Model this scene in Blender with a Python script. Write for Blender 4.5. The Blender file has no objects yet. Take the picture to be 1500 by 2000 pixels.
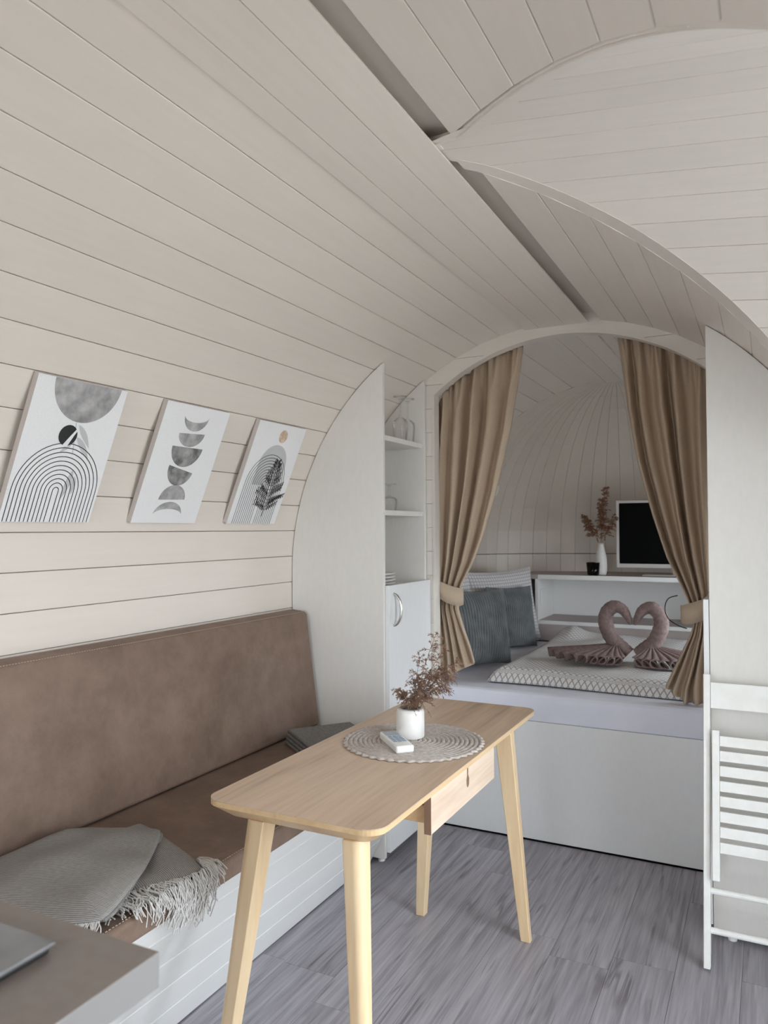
import bpy, bmesh, math, random
from mathutils import Vector, Matrix
R_ = random.Random(7)
S = bpy.context.scene
COL = S.collection
PI = math.pi
sin, cos, sqrt = math.sin, math.cos, math.sqrt

# ------------------------------------------------------------------ camera
CAM_F, CAM_YAW, CAM_PITCH, CAM_H, CAM_ROLL = 1484.5, 26.83, 1.313, 1.35, -0.28
yw, pt, rl = (math.radians(a) for a in (CAM_YAW, CAM_PITCH, CAM_ROLL))
fw = Vector((-sin(yw)*cos(pt), cos(yw)*cos(pt), sin(pt)))
rt0 = Vector((cos(yw), sin(yw), 0)); up0 = rt0.cross(fw)
rt = rt0*cos(rl) + up0*sin(rl); upv = up0*cos(rl) - rt0*sin(rl)
cd = bpy.data.cameras.new('camera'); cam = bpy.data.objects.new('camera', cd); COL.objects.link(cam)
cam.matrix_world = Matrix(((rt.x, upv.x, -fw.x, 0), (rt.y, upv.y, -fw.y, 0), (rt.z, upv.z, -fw.z, CAM_H), (0, 0, 0, 1)))
cd.sensor_fit = 'HORIZONTAL'; cd.sensor_width = 36; cd.lens = 36*CAM_F/1500
cd.clip_start = .02
cd.dof.use_dof = True; cd.dof.focus_distance = 2.15; cd.dof.aperture_fstop = 8.0
S.camera = cam

# ------------------------------------------------------------------ world, daylight portals, exposure
W = bpy.data.worlds.new('overcast_sky'); S.world = W; W.use_nodes = True
bg = W.node_tree.nodes['Background']; bg.inputs[0].default_value = (.88, .94, 1.0, 1); bg.inputs[1].default_value = 9.4
def portal(name, loc, rot, sx, sy):
    l = bpy.data.lights.new(name, 'AREA'); l.shape = 'RECTANGLE'; l.size = sx; l.size_y = sy; l.cycles.is_portal = True
    o = bpy.data.objects.new(name, l); o.location = loc; o.rotation_euler = rot; COL.objects.link(o); return o
portal('daylight_door', (.84, 1.26, 1.03), (0, PI/2, 0), 1.98, 1.48)          # faces -x
portal('daylight_window', (-.80, -1.09, .885), (PI/2, 0, 0), 1.34, 1.69)       # faces +y
portal('daylight_bed_window', (.335, 3.97, 1.068), (0, PI/2, 0), .55, 1.14)
S.view_settings.view_transform = 'Standard'; S.view_settings.look = 'None'
S.view_settings.exposure = 0.08; S.view_settings.gamma = 1; S.view_settings.use_curve_mapping = False
S.cycles.use_denoising = True; S.cycles.diffuse_bounces = 7; S.cycles.max_bounces = 12; S.cycles.transparent_max_bounces = 16
S.cycles.sample_clamp_indirect = 8

# ------------------------------------------------------------------ materials
def new_mat(name):
    m = bpy.data.materials.new(name); m.use_nodes = True
    nt = m.node_tree; return m, nt, nt.nodes['Principled BSDF']
def N(nt, kind, **kw):
    n = nt.nodes.new(kind)
    for k, v in kw.items():
        if k.startswith('i_'): n.inputs[k[2:].replace('_', ' ')].default_value = v
        else: setattr(n, k, v)
    return n
def ramp(nt, stops):
    n = nt.nodes.new('ShaderNodeValToRGB'); e = n.color_ramp.elements
    while len(e) < len(stops): e.new(.5)
    for el, (p, c) in zip(e, stops): el.position = p; el.color = (*c, 1)
    return n
def coords(nt, scale=(1, 1, 1), rand=0, kind='Object', rot=(0, 0, 0)):
    tc = N(nt, 'ShaderNodeTexCoord'); mp = N(nt, 'ShaderNodeMapping'); mp.inputs['Scale'].default_value = scale; mp.inputs['Rotation'].default_value = rot
    nt.links.new(tc.outputs[kind], mp.inputs[0])
    if rand:
        oi = N(nt, 'ShaderNodeObjectInfo'); ml = N(nt, 'ShaderNodeMath', operation='MULTIPLY'); ml.inputs[1].default_value = rand
        cb = N(nt, 'ShaderNodeCombineXYZ')
        nt.links.new(oi.outputs['Random'], ml.inputs[0])
        for k in range(3): nt.links.new(ml.outputs[0], cb.inputs[k])
        nt.links.new(cb.outputs[0], mp.inputs['Location'])
    return mp.outputs[0]
def add_bump(nt, b, fac, strength, dist=.002):
    n = N(nt, 'ShaderNodeBump'); n.inputs['Strength'].default_value = strength; n.inputs['Distance'].default_value = dist
    nt.links.new(fac, n.inputs['Height']); nt.links.new(n.outputs[0], b.inputs['Normal'])
def mottled(name, c1, c2, rough=.5, scale=6, stretch=(1, 1, 1), detail=6, bump=.1, bscale=None, rand=0, lo=.35, hi=.65, spec=.5, dist=.002, nr=.5):
    m, nt, b = new_mat(name)
    v = coords(nt, stretch, rand)
    n = N(nt, 'ShaderNodeTexNoise', i_Scale=scale, i_Detail=detail, i_Roughness=nr); nt.links.new(v, n.inputs['Vector'])
    r = ramp(nt, [(lo, c1), (hi, c2)]); nt.links.new(n.outputs['Fac'], r.inputs[0]); nt.links.new(r.outputs[0], b.inputs['Base Color'])
    b.inputs['Roughness'].default_value = rough; b.inputs['Specular IOR Level'].default_value = spec
    if bump:
        n2 = N(nt, 'ShaderNodeTexNoise', i_Scale=bscale or scale*6, i_Detail=4); nt.links.new(v, n2.inputs['Vector'])
        add_bump(nt, b, n2.outputs['Fac'], bump, dist)
    return m
def plain(name, c, rough=.5, metal=0, spec=.5):
    m, nt, b = new_mat(name); b.inputs['Base Color'].default_value = (*c, 1); b.inputs['Roughness'].default_value = rough
    b.inputs['Metallic'].default_value = metal; b.inputs['Specular IOR Level'].default_value = spec; return m
def glassy(name, tint=(1, 1, 1), edge=.60):
    m, nt, b = new_mat(name); nt.nodes.remove(b)
    tr = N(nt, 'ShaderNodeBsdfTransparent'); tr.inputs[0].default_value = (*tint, 1)
    gl = N(nt, 'ShaderNodeBsdfGlossy'); gl.inputs['Roughness'].default_value = .02
    lw = N(nt, 'ShaderNodeLayerWeight'); lw.inputs[0].default_value = .25
    ml = N(nt, 'ShaderNodeMath', operation='MULTIPLY'); ml.inputs[1].default_value = edge
    mx = N(nt, 'ShaderNodeMixShader')
    nt.links.new(lw.outputs['Fresnel'], ml.inputs[0]); nt.links.new(ml.outputs[0], mx.inputs[0])
    nt.links.new(tr.outputs[0], mx.inputs[1]); nt.links.new(gl.outputs[0], mx.inputs[2])
    nt.links.new(mx.outputs[0], nt.nodes['Material Output'].inputs[0]); return m
def wood(name, cols, axis='Y', scale=1.0, rough=.45, rand=30, bump=.08):
    m, nt, b = new_mat(name)
    st = {'Y': (14, .9, 14), 'X': (.9, 14, 14), 'Z': (14, 14, .9)}[axis]
    v = coords(nt, tuple(s*scale for s in st), rand)
    n1 = N(nt, 'ShaderNodeTexNoise', i_Scale=1.0, i_Detail=5, i_Distortion=.6); nt.links.new(v, n1.inputs['Vector'])
    v2 = coords(nt, tuple(s*scale*5 for s in st), rand)
    n2 = N(nt, 'ShaderNodeTexNoise', i_Scale=1.6, i_Detail=6); nt.links.new(v2, n2.inputs['Vector'])
    mx = N(nt, 'ShaderNodeMix', data_type='FLOAT'); mx.inputs[0].default_value = .38
    nt.links.new(n1.outputs['Fac'], mx.inputs[2]); nt.links.new(n2.outputs['Fac'], mx.inputs[3])
    k = len(cols); r = ramp(nt, [(.32+.36*i/(k-1), c) for i, c in enumerate(cols)])
    nt.links.new(mx.outputs[0], r.inputs[0]); nt.links.new(r.outputs[0], b.inputs['Base Color'])
    b.inputs['Roughness'].default_value = rough
    if bump: add_bump(nt, b, n2.outputs['Fac'], bump, .0015)
    return m
def painted(name, c, var=.02, rough=.45, axis=(3, 40, 3)):
    # painted board: faint grain, each board a shade of its own
    m, nt, b = new_mat(name)
    v = coords(nt, axis, 20)
    n = N(nt, 'ShaderNodeTexNoise', i_Scale=2.0, i_Detail=5); nt.links.new(v, n.inputs['Vector'])
    oi = N(nt, 'ShaderNodeObjectInfo')
    r1 = ramp(nt, [(.3, tuple(x*(1-var) for x in c)), (.7, tuple(min(1, x*(1+var)) for x in c))]); nt.links.new(oi.outputs['Random'], r1.inputs[0])
    r2 = ramp(nt, [(.3, (.965, .965, .96)), (.7, (1, 1, 1))]); nt.links.new(n.outputs['Fac'], r2.inputs[0])
    mx = N(nt, 'ShaderNodeMix', data_type='RGBA', blend_type='MULTIPLY'); mx.inputs[0].default_value = 1
    nt.links.new(r1.outputs[0], mx.inputs[6]); nt.links.new(r2.outputs[0], mx.inputs[7]); nt.links.new(mx.outputs[2], b.inputs['Base Color'])
    b.inputs['Roughness'].default_value = rough
    add_bump(nt, b, n.outputs['Fac'], .05, .002)
    return m
M = {}
M['board'] = painted('painted_board', (.765, .702, .640), .018, .42, (30, 2, 30))
M['boardx'] = painted('painted_board_cross', (.765, .718, .665), .018, .42, (2, 30, 30))
M['backing'] = plain('joint_backing', (.22, .19, .17), .9)
M['hull'] = plain('light_block_hull', (.20, .19, .18), .8)
M['laminate'] = mottled('white_laminate', (.735, .715, .685), (.755, .735, .705), .38, 60, (1, 1, .4), 3, .015)
M['laminate_cool'] = mottled('white_laminate_cool', (.755, .76, .765), (.77, .775, .78), .3, 60, (1, 1, .4), 3, .01)
M['white'] = plain('white_paint', (.80, .80, .79), .4)
M['chair_paint'] = mottled('chipped_white_paint', (.80, .79, .76), (.84, .84, .82), .45, 30, (1, 1, 1), 5, .12)
M['leather'] = mottled('brown_suede_leather', (.150, .100, .074), (.260, .184, .143), .62, 5.5, (1, 1, 1), 10, .3, 160, lo=.3, hi=.72, spec=.35, nr=.72)
M['stitch'] = plain('stitching', (.42, .33, .27), .8)
M['floor'] = None
M['birch'] = wood('birch_wood', [(.68, .48, .275), (.76, .575, .36), (.80, .63, .42)], 'Z', .7, .4, 12, .03)
M['birch_edge'] = wood('birch_edge', [(.60, .40, .21), (.70, .50, .29), (.76, .57, .36)], 'Y', .7, .4, 12, .03)
M['ash'] = wood('ash_veneer', [(.40, .275, .20), (.53, .385, .275), (.60, .45, .325), (.65, .50, .37)], 'Y', .75, .42, 0, .05)
M['ash_front'] = wood('ash_drawer_front', [(.60, .45, .34), (.72, .57, .45), (.78, .64, .52)], 'Y', .9, .42, 0, .05)
M['walnut'] = wood('dark_edge', [(.16, .09, .06), (.26, .16, .11)], 'Z', 1, .5, 0, .05)
M['throw'] = None
M['metal'] = plain('brushed_steel', (.62, .60, .57), .28, 1)
M['black'] = plain('black_plastic', (.012, .012, .013), .5)
M['screen'] = plain('screen_black', (.003, .003, .003), .6, 0, .08)
M['tvframe'] = plain('tv_frame', (.70, .66, .65), .4)
M['glass'] = glassy('clear_glass')
M['pane'] = glassy('window_glass', (.97, .98, .98), .6)
M['dark_glass'] = glassy('smoky_green_glass', (.16, .22, .19), .9)
M['canvas'] = mottled('white_canvas', (.78, .78, .79), (.82, .82, .83), .75, 300, (1, 1, 1), 2, .15, 600)
M['canvas_edge'] = plain('canvas_edge', (.56, .50, .48), .8)
M['ink'] = plain('black_ink', (.02, .02, .022), .7)
M['ink_soft'] = plain('grey_ink', (.52, .52, .53), .8)
M['moon'] = mottled('watercolour_grey', (.22, .215, .215), (.50, .49, .49), .8, 22, (1, 1, 1), 7, 0, lo=.34, hi=.68)
M['moon_dark'] = mottled('watercolour_dark_grey', (.12, .118, .118), (.40, .39, .39), .8, 26, (1, 1, 1), 7, 0, lo=.34, hi=.68)
M['sun'] = mottled('watercolour_sand', (.50, .36, .25), (.70, .58, .47), .8, 60, (1, 1, 1), 5, 0)
M['ceramic'] = mottled('white_ceramic', (.76, .74, .72), (.80, .79, .77), .5, 40, (1, 1, 1), 3, .04)
M['straw'] = None
M['grass'] = mottled('dried_grass', (.13, .066, .042), (.30, .18, .12), .85, 60, (1, 1, 1), 3, 0)
M['pampas'] = mottled('dried_pampas', (.16, .075, .04), (.33, .18, .11), .9, 60, (1, 1, 1), 3, 0)
M['sheet'] = mottled('lavender_sheet', (.70, .715, .81), (.76, .775, .87), .8, 5, (1, 1, 1), 5, .1, 400)
M['curtain'] = mottled('beige_curtain', (.47, .37, .275), (.53, .42, .32), .85, 260, (1, 1, 1), 2, .12, 500, spec=.2)
M['towel'] = mottled('mauve_towel', (.215, .155, .148), (.30, .225, .215), .92, 70, (1, 1, 1), 5, .5, 420, spec=.2)
M['cord'] = mottled('grey_corduroy', (.135, .146, .153), (.205, .218, .226), .8, 14, (1, 1, 1), 4, .1, 300, spec=.3)
M['worktop'] = mottled('taupe_worktop', (.205, .168, .152), (.225, .185, .168), .42, 60, (1, 1, 1), 3, .02)
M['worktop_edge'] = plain('worktop_edge', (.245, .235, .235), .45)
M['marble'] = mottled('grey_marble_glass', (.10, .097, .10), (.24, .235, .24), .35, 9, (1, 1, 1), 8, 0, lo=.3, hi=.62, spec=.3)
M['remote'] = plain('remote_white', (.80, .80, .79), .35)
M['lcd'] = plain('remote_display', (.30, .33, .35), .25)
M['button'] = plain('remote_button', (.25, .32, .42), .5)
M['headboard'] = mottled('headboard_brown', (.15, .10, .075), (.20, .14, .105), .7, 8, (1, 1, 1), 6, .1)
M['shelfwood'] = mottled('shelf_greige', (.40, .345, .33), (.46, .40, .385), .5, 5, (1, 8, 1), 4, .03)

def floor_mat():
    m, nt, b = new_mat('grey_vinyl_plank')
    v = coords(nt, (26, 1.5, 1), 40); v2 = coords(nt, (120, 4.5, 1), 40); v3 = coords(nt, (16, .7, 1), 40)
    n1 = N(nt, 'ShaderNodeTexNoise', i_Scale=1, i_Detail=6, i_Distortion=1.2); nt.links.new(v, n1.inputs['Vector'])
    n2 = N(nt, 'ShaderNodeTexNoise', i_Scale=1, i_Detail=5); nt.links.new(v2, n2.inputs['Vector'])
    n3 = N(nt, 'ShaderNodeTexNoise', i_Scale=1, i_Detail=3, i_Distortion=.6); nt.links.new(v3, n3.inputs['Vector'])
    a = N(nt, 'ShaderNodeMix', data_type='FLOAT'); a.inputs[0].default_value = .45
    nt.links.new(n1.outputs['Fac'], a.inputs[2]); nt.links.new(n2.outputs['Fac'], a.inputs[3])
    r = ramp(nt, [(.28, (.200, .186, .207)), (.45, (.335, .318, .352)), (.57, (.425, .407, .447)), (.74, (.53, .512, .555))])
    nt.links.new(a.outputs[0], r.inputs[0])
    # dark cracks along the grain
    cr = ramp(nt, [(.475, (1, 1, 1)), (.497, (.58, .55, .55)), (.505, (.58, .55, .55)), (.525, (1, 1, 1))]); nt.links.new(n3.outputs['Fac'], cr.inputs[0])
    msk = N(nt, 'ShaderNodeTexNoise', i_Scale=3.0, i_Detail=2); nt.links.new(coords(nt, (3, 1.2, 1), 17), msk.inputs['Vector'])
    mr = ramp(nt, [(.50, (0, 0, 0)), (.62, (1, 1, 1))]); nt.links.new(msk.outputs['Fac'], mr.inputs[0])
    mx = N(nt, 'ShaderNodeMix', data_type='RGBA', blend_type='MULTIPLY')
    nt.links.new(mr.outputs[0], mx.inputs[0]); nt.links.new(r.outputs[0], mx.inputs[6]); nt.links.new(cr.outputs[0], mx.inputs[7])
    oi = N(nt, 'ShaderNodeObjectInfo'); tr = ramp(nt, [(0, (.86, .86, .86)), (1, (1.0, 1.0, 1.0))]); nt.links.new(oi.outputs['Random'], tr.inputs[0])
    m2 = N(nt, 'ShaderNodeMix', data_type='RGBA', blend_type='MULTIPLY'); m2.inputs[0].default_value = 1
    nt.links.new(mx.outputs[2], m2.inputs[6]); nt.links.new(tr.outputs[0], m2.inputs[7])
    nt.links.new(m2.outputs[2], b.inputs['Base Color']); b.inputs['Roughness'].default_value = .5
    add_bump(nt, b, n2.outputs['Fac'], .1, .001); return m
M['floor'] = floor_mat()
def weave_mat(name, c1, c2, freq, diag=False, bump=.4):
    # fine woven stripes over UV (metres)
    m, nt, b = new_mat(name)
    v = coords(nt, (1, 1, 1), 0, 'UV', (0, 0, .7 if diag else 0))
    w1 = N(nt, 'ShaderNodeTexWave', wave_type='BANDS', bands_direction='X', i_Scale=freq, i_Distortion=.6, i_Detail=1); nt.links.new(v, w1.inputs['Vector'])
    w2 = N(nt, 'ShaderNodeTexNoise', i_Scale=freq*1.5, i_Detail=2); nt.links.new(v, w2.inputs['Vector'])
    mx = N(nt, 'ShaderNodeMix', data_type='FLOAT'); mx.inputs[0].default_value = .45
    nt.links.new(w1.outputs['Fac'], mx.inputs[2]); nt.links.new(w2.outputs['Fac'], mx.inputs[3])
    r = ramp(nt, [(.3, c1), (.65, c2)]); nt.links.new(mx.outputs[0], r.inputs[0]); nt.links.new(r.outputs[0], b.inputs['Base Color'])
    b.inputs['Roughness'].default_value = .9; b.inputs['Specular IOR Level'].default_value = .2
    add_bump(nt, b, mx.outputs[0], bump, .001); return m
M['throw'] = weave_mat('grey_woven_throw', (.175, .165, .158), (.37, .355, .345), 62)
M['fringe'] = plain('pale_fringe', (.62, .61, .60), .9)
M['straw'] = mottled('braided_straw', (.40, .345, .31), (.56, .51, .475), .9, 90, (1, 1, 1), 3, .3, 500, lo=.3, hi=.65)
def lattice_mat(name, base, line, pitch, width, kind):
    # printed diamond lattice (kind 0) or fine check (kind 1) over UV in metres
    m, nt, b = new_mat(name)
    v = coords(nt, (1/pitch, 1/pitch, 1), 0, 'UV', (0, 0, PI/4 if kind == 0 else 0))
    sp = N(nt, 'ShaderNodeSeparateXYZ'); nt.links.new(v, sp.inputs[0]); outs = []
    for k in (0, 1):
        f = N(nt, 'ShaderNodeMath', operation='FRACT'); nt.links.new(sp.outputs[k], f.inputs[0])
        s = N(nt, 'ShaderNodeMath', operation='SUBTRACT'); s.inputs[1].default_value = .5; nt.links.new(f.outputs[0], s.inputs[0])
        a = N(nt, 'ShaderNodeMath', operation='ABSOLUTE'); nt.links.new(s.outputs[0], a.inputs[0]); outs.append(a)
    mxm = N(nt, 'ShaderNodeMath', operation='MAXIMUM'); nt.links.new(outs[0].outputs[0], mxm.inputs[0]); nt.links.new(outs[1].outputs[0], mxm.inputs[1])
    lo = .5-width
    r = ramp(nt, [(lo-.03, base), (lo, line), (.5, line)]); nt.links.new(mxm.outputs[0], r.inputs[0])
    nt.links.new(r.outputs[0], b.inputs['Base Color']); b.inputs['Roughness'].default_value = .85; b.inputs['Specular IOR Level'].default_value = .2
    n2 = N(nt, 'ShaderNodeTexNoise', i_Scale=6, i_Detail=4); nt.links.new(coords(nt), n2.inputs['Vector']); add_bump(nt, b, n2.outputs['Fac'], .35, .01)
    return m
M['duvet'] = lattice_mat('lattice_duvet', (.74, .725, .72), (.34, .325, .325), .021, .08, 0)
M['pillow'] = lattice_mat('checked_pillow', (.72, .70, .71), (.46, .44, .455), .021, .13, 1)

# ------------------------------------------------------------------ mesh helpers
class MB:
    def __init__(s): s.v = []; s.f = []; s.uv = None
    def add(s, vs, fs):
        o = len(s.v); s.v += [tuple(p) for p in vs]; s.f += [tuple(i+o for i in f) for f in fs]; return s
    def box(s, x0, x1, y0, y1, z0, z1):
        return s.hexa([(x0,y0,z0),(x1,y0,z0),(x1,y1,z0),(x0,y1,z0)], [(x0,y0,z1),(x1,y0,z1),(x1,y1,z1),(x0,y1,z1)])
    def hexa(s, a, b):
        n = len(a); fs = [tuple(range(n))[::-1], tuple(range(n, 2*n))] + [(i, (i+1) % n, n+(i+1) % n, n+i) for i in range(n)]
        return s.add(list(a)+list(b), fs)
    def tube(s, path, rad, seg=10, cap=True):
        path = [Vector(p) for p in path]; n = len(path)
        rad = rad if isinstance(rad, (list, tuple)) else [rad]*n
        t0 = (path[1]-path[0]).normalized(); a = t0.orthogonal().normalized(); vs = []; prev = t0
        for i, p in enumerate(path):
            t = (path[min(n-1, i+1)]-path[max(0, i-1)]).normalized()
            q = prev.rotation_difference(t); a = (q @ a).normalized(); prev = t; b = t.cross(a)
            vs += [p + (a*cos(2*PI*k/seg)+b*sin(2*PI*k/seg))*rad[i] for k in range(seg)]
        fs = [(i*seg+k, i*seg+(k+1) % seg, (i+1)*seg+(k+1) % seg, (i+1)*seg+k) for i in range(n-1) for k in range(seg)]
        if cap: fs += [tuple(range(seg))[::-1], tuple((n-1)*seg+k for k in range(seg))]
        return s.add(vs, fs)
    def lathe(s, prof, c=(0, 0, 0), seg=32, close=False):
        vs = [(c[0]+r*cos(2*PI*k/seg), c[1]+r*sin(2*PI*k/seg), c[2]+z) for r, z in prof for k in range(seg)]
        n = len(prof)
        fs = [(i*seg+k, i*seg+(k+1) % seg, (i+1)*seg+(k+1) % seg, (i+1)*seg+k) for i in range(n-1) for k in range(seg)]
        if close: fs += [tuple(range(seg))[::-1], tuple((n-1)*seg+k for k in range(seg))]
        return s.add(vs, fs)
    def grid(s, fn, nu, nv, uvfn=None):
        vs = []; uvs = []
        for j in range(nv+1):
            for i in range(nu+1):
                vs.append(tuple(fn(i/nu, j/nv)))
                if uvfn: uvs.append(uvfn(i/nu, j/nv))
        fs = [(j*(nu+1)+i, j*(nu+1)+i+1, (j+1)*(nu+1)+i+1, (j+1)*(nu+1)+i) for j in range(nv) for i in range(nu)]
        if uvfn: s.uv = (s.uv or []) + uvs
        return s.add(vs, fs)
    def build(s, name, mat, parent=None, smooth=False, bevel=0, bseg=2, solid=0, sub=0, kind=None):
        me = bpy.data.meshes.new(name); me.from_pydata(s.v, [], s.f); me.update()
        bm = bmesh.new(); bm.from_mesh(me); bmesh.ops.recalc_face_normals(bm, faces=bm.faces)
        if s.uv:
            ul = bm.loops.layers.uv.new('uv')
            for f in bm.faces:
                for l in f.loops: l[ul].uv = s.uv[l.vert.index]
        bm.to_mesh(me); bm.free()
        me.materials.append(M[mat] if isinstance(mat, str) else mat)
        if smooth:
            for p in me.polygons: p.use_smooth = True
        o = bpy.data.objects.new(name, me); COL.objects.link(o)
        if parent: o.parent = parent
        if solid: md = o.modifiers.new('solid', 'SOLIDIFY'); md.thickness = solid; md.offset = 0
        if bevel:
            md = o.modifiers.new('bevel', 'BEVEL'); md.width = bevel; md.segments = bseg; md.limit_method = 'ANGLE'; md.angle_limit = math.radians(40)
            for p in me.polygons: p.use_smooth = True
            md.harden_normals = True
        if sub: md = o.modifiers.new('sub', 'SUBSURF'); md.levels = sub; md.render_levels = sub
        if kind: o['kind'] = kind
        return o
def tag(o, label, cat, group=None, kind=None):
    o['label'] = label; o['category'] = cat
    if group: o['group'] = group
    if kind: o['kind'] = kind
    return o
def thing(name, label, cat, group=None, loc=(0, 0, 0), kind=None):
    o = bpy.data.objects.new(name, None); o.location = loc; o.empty_display_size = .05; COL.objects.link(o)
    bpy.context.view_layer.update()
    return tag(o, label, cat, group, kind)
def part(root, o):                       # parent keeping the world placement
    o.parent = root; o.matrix_parent_inverse = Matrix.Translation(root.location).inverted(); return o
def box(name, mat, x0, x1, y0, y1, z0, z1, parent=None, bevel=0):
    return MB().box(x0, x1, y0, y1, z0, z1).build(name, mat, parent, bevel=bevel)
def lerp(a, b, t): return a+(b-a)*t
def spline(pts, n):
    # Catmull-Rom through points (tuples of any length)
    out = []; m = len(pts)
    for k in range(n+1):
        f = k/n*(m-1); i = min(m-2, int(f)); t = f-i
        p0, p1, p2, p3 = pts[max(0, i-1)], pts[i], pts[i+1], pts[min(m-1, i+2)]
        out.append(tuple(.5*((2*b)+(-a+c)*t+(2*a-5*b+4*c-d)*t*t+(-a+3*b-3*c+d)*t**3) for a, b, c, d in zip(p0, p1, p2, p3)))
    return out
def interp(tab, x):
    for (a, va), (b, vb) in zip(tab, tab[1:]):
        if (a <= x <= b) or (a >= x >= b): return lerp(va, vb, (x-a)/(b-a))
    return tab[0][1] if abs(x-tab[0][0]) < abs(x-tab[-1][0]) else tab[-1][1]

# ------------------------------------------------------------------ the pod: barrel vault, dormer vault, apse
XC, ZC, R = -.79, 1.176, 1.053           # barrel axis and radius
YB, YP, YP2, YA = -1.05, 3.20, 3.245, 4.58   # back wall, partition front/back, start of the apse
Y0, RHO, TOP, SL = 1.615, 1.14, 2.2200, .12  # dormer vault: middle, radius, crown, fall towards the door
XD = .80                                 # dormer end wall
rad = math.radians
def w_dormer(x, z):
    s = z+(x+.648)*SL - (TOP-RHO)
    if s <= 0: return RHO
    return sqrt(max(0, RHO*RHO-s*s))
def rp(th): return R+.007*max(0, min(1, (th-9)/20))        # the far groin is chamfered outwards
def zdorm(w, x): return TOP-RHO+sqrt(max(0, RHO*RHO-w*w))-(x+.648)*SL
def xgroin(w):
    lo, hi = -.70, XD
    def g(x):
        z = zdorm(w, x); th = math.degrees(math.atan2(x-XC, z-ZC))
        return math.hypot(x-XC, z-ZC)-(rp(th) if w > 0 else R)
    if zdorm(w, .3) < ZC: return XC+R
    if g(lo) > 0: return lo
    for _ in range(40):
        m = (lo+hi)/2
        if g(m) > 0: hi = m
        else: lo = m
    return hi
def pt_th(d): return (XC+R*sin(rad(d)), ZC+R*cos(rad(d)), sin(rad(d)), cos(rad(d)))
def pt_z(z, side): return (XC+side*R, z, side, 0)
def delta(th): return .05+.0017*max(0, th-9.6)
left = [pt_th(-d) for d in (7.83, 13.9, 19.8, 25.85, 31.93, 38.0, 44.08, 50.16)]
left_wall = [pt_th(-d) for d in (50.16, 56.28, 62.38, 68.54, 74.7, 80.7, 86.7)] + [pt_z(z, -1) for z in (1.126, 1.014, .902, .79, .678, .566, .454, .342, .23, .118, .002)]
right = [pt_th(d) for d in (9.85, 15.75, 21.65, 27.65, 33.6, 39.5, 45.4, 51.3)]
right_wall = [pt_th(d) for d in (51.3, 57.2, 63.1, 69.0, 74.9, 80.8, 86.7)] + [pt_z(z, 1) for z in (1.126, 1.014, .902, .79, .678, .566, .454, .342, .23, .118, .002)]
G, C_, TH = .0009, .0016, .012
def plank(p, q, ya, yb, parent, mat='board', name='plank'):
    # one board between profile points p and q; ya, yb = (y at p, y at q) of its two ends
    dx, dz = q[0]-p[0], q[1]-p[1]; L = math.hypot(dx, dz); tx, tz = dx/L, dz/L
    nx, nz = p[2]+q[2], p[3]+q[3]; nl = math.hypot(nx, nz); nx, nz = nx/nl, nz/nl
    sec = [(G, C_), (G+C_, 0), (L-G-C_, 0), (L-G, C_), (L-G, TH), (G, TH)]
    A = []; B = []
    for a, d in sec:
        x = p[0]+tx*a+nx*d; z = p[1]+tz*a+nz*d; f = a/L
        A.append((x, lerp(ya[0], ya[1], f), z)); B.append((x, lerp(yb[0], yb[1], f), z))
    return MB().hexa(A, B).build(name, mat, parent)
def shell(mb, p, q, ya, yb):
    A = [(p[0]+p[2]*d, ya[0], p[1]+p[3]*d) for d in (TH, .035)]; A2 = [(q[0]+q[2]*d, ya[1], q[1]+q[3]*d) for d in (TH, .035)]
    B = [(p[0]+p[2]*d, yb[0], p[1]+p[3]*d) for d in (TH, .035)]; B2 = [(q[0]+q[2]*d, yb[1], q[1]+q[3]*d) for d in (TH, .035)]
    mb.hexa([A[0], A2[0], A2[1], A[1]], [B[0], B2[0], B2[1], B[1]])
def vault(name, label, pts, intervals, cat):
    mb = MB(); todo = []
    for p, q in zip(pts, pts[1:]):
        for ya, yb in intervals(p, q):
            if max(yb[0]-ya[0], yb[1]-ya[1]) < .01: continue
            shell(mb, p, q, ya, yb); todo.append((p, q, ya, yb))
    root = mb.build(name, 'backing'); tag(root, label, cat, kind='structure')
    for p, q, ya, yb in todo:
        if abs(yb[0]-yb[1]) > 1e-6: yb = (yb[0]-.009, yb[1]-.009)      # boards stop just short of the groin
        plank(p, q, ya, yb, root)
    return root
full = lambda p, q: [((YB, YB), (YP, YP))]
def cut(p, q):
    def lim(t):
        w = w_dormer(t[0], t[1]); th = math.degrees(math.atan2(t[0]-XC, t[1]-ZC)); th = min(th, 90)
        d = delta(th) if w < RHO-.001 else 0
        if th < 9: return Y0-.03, Y0+.03+.02
        return Y0-w, Y0+w+d
    a, b = lim(p), lim(q)
    return [((YB, YB), (a[0], b[0])), ((min(a[1], YP), min(b[1], YP)), (YP, YP))]
ceil = vault('ceiling', 'barrel vaulted ceiling of cream painted boards above the bench', left, full, 'ceiling')
vault('wall_left', 'curved left wall of cream painted boards behind the brown bench', left_wall, full, 'wall')
ceil_r = vault('ceiling', 'cream boarded vault slope cut away by the arched dormer', right, cut, 'ceiling')
vault('wall_right', 'lower right wall of cream painted boards beside the dormer', right_wall, cut, 'wall')
# recessed shadow gap between the crown strip and the right slope
gp, gq = (lambda t: (t[0]+t[2]*.030, t[1]+t[3]*.030, t[2], t[3]))(pt_th(3.2)), (lambda t: (t[0]+t[2]*.030, t[1]+t[3]*.030, t[2], t[3]))(pt_th(10.2))
plank(gp, gq, (YB, YB), (YP, YP), ceil_r)
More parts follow.
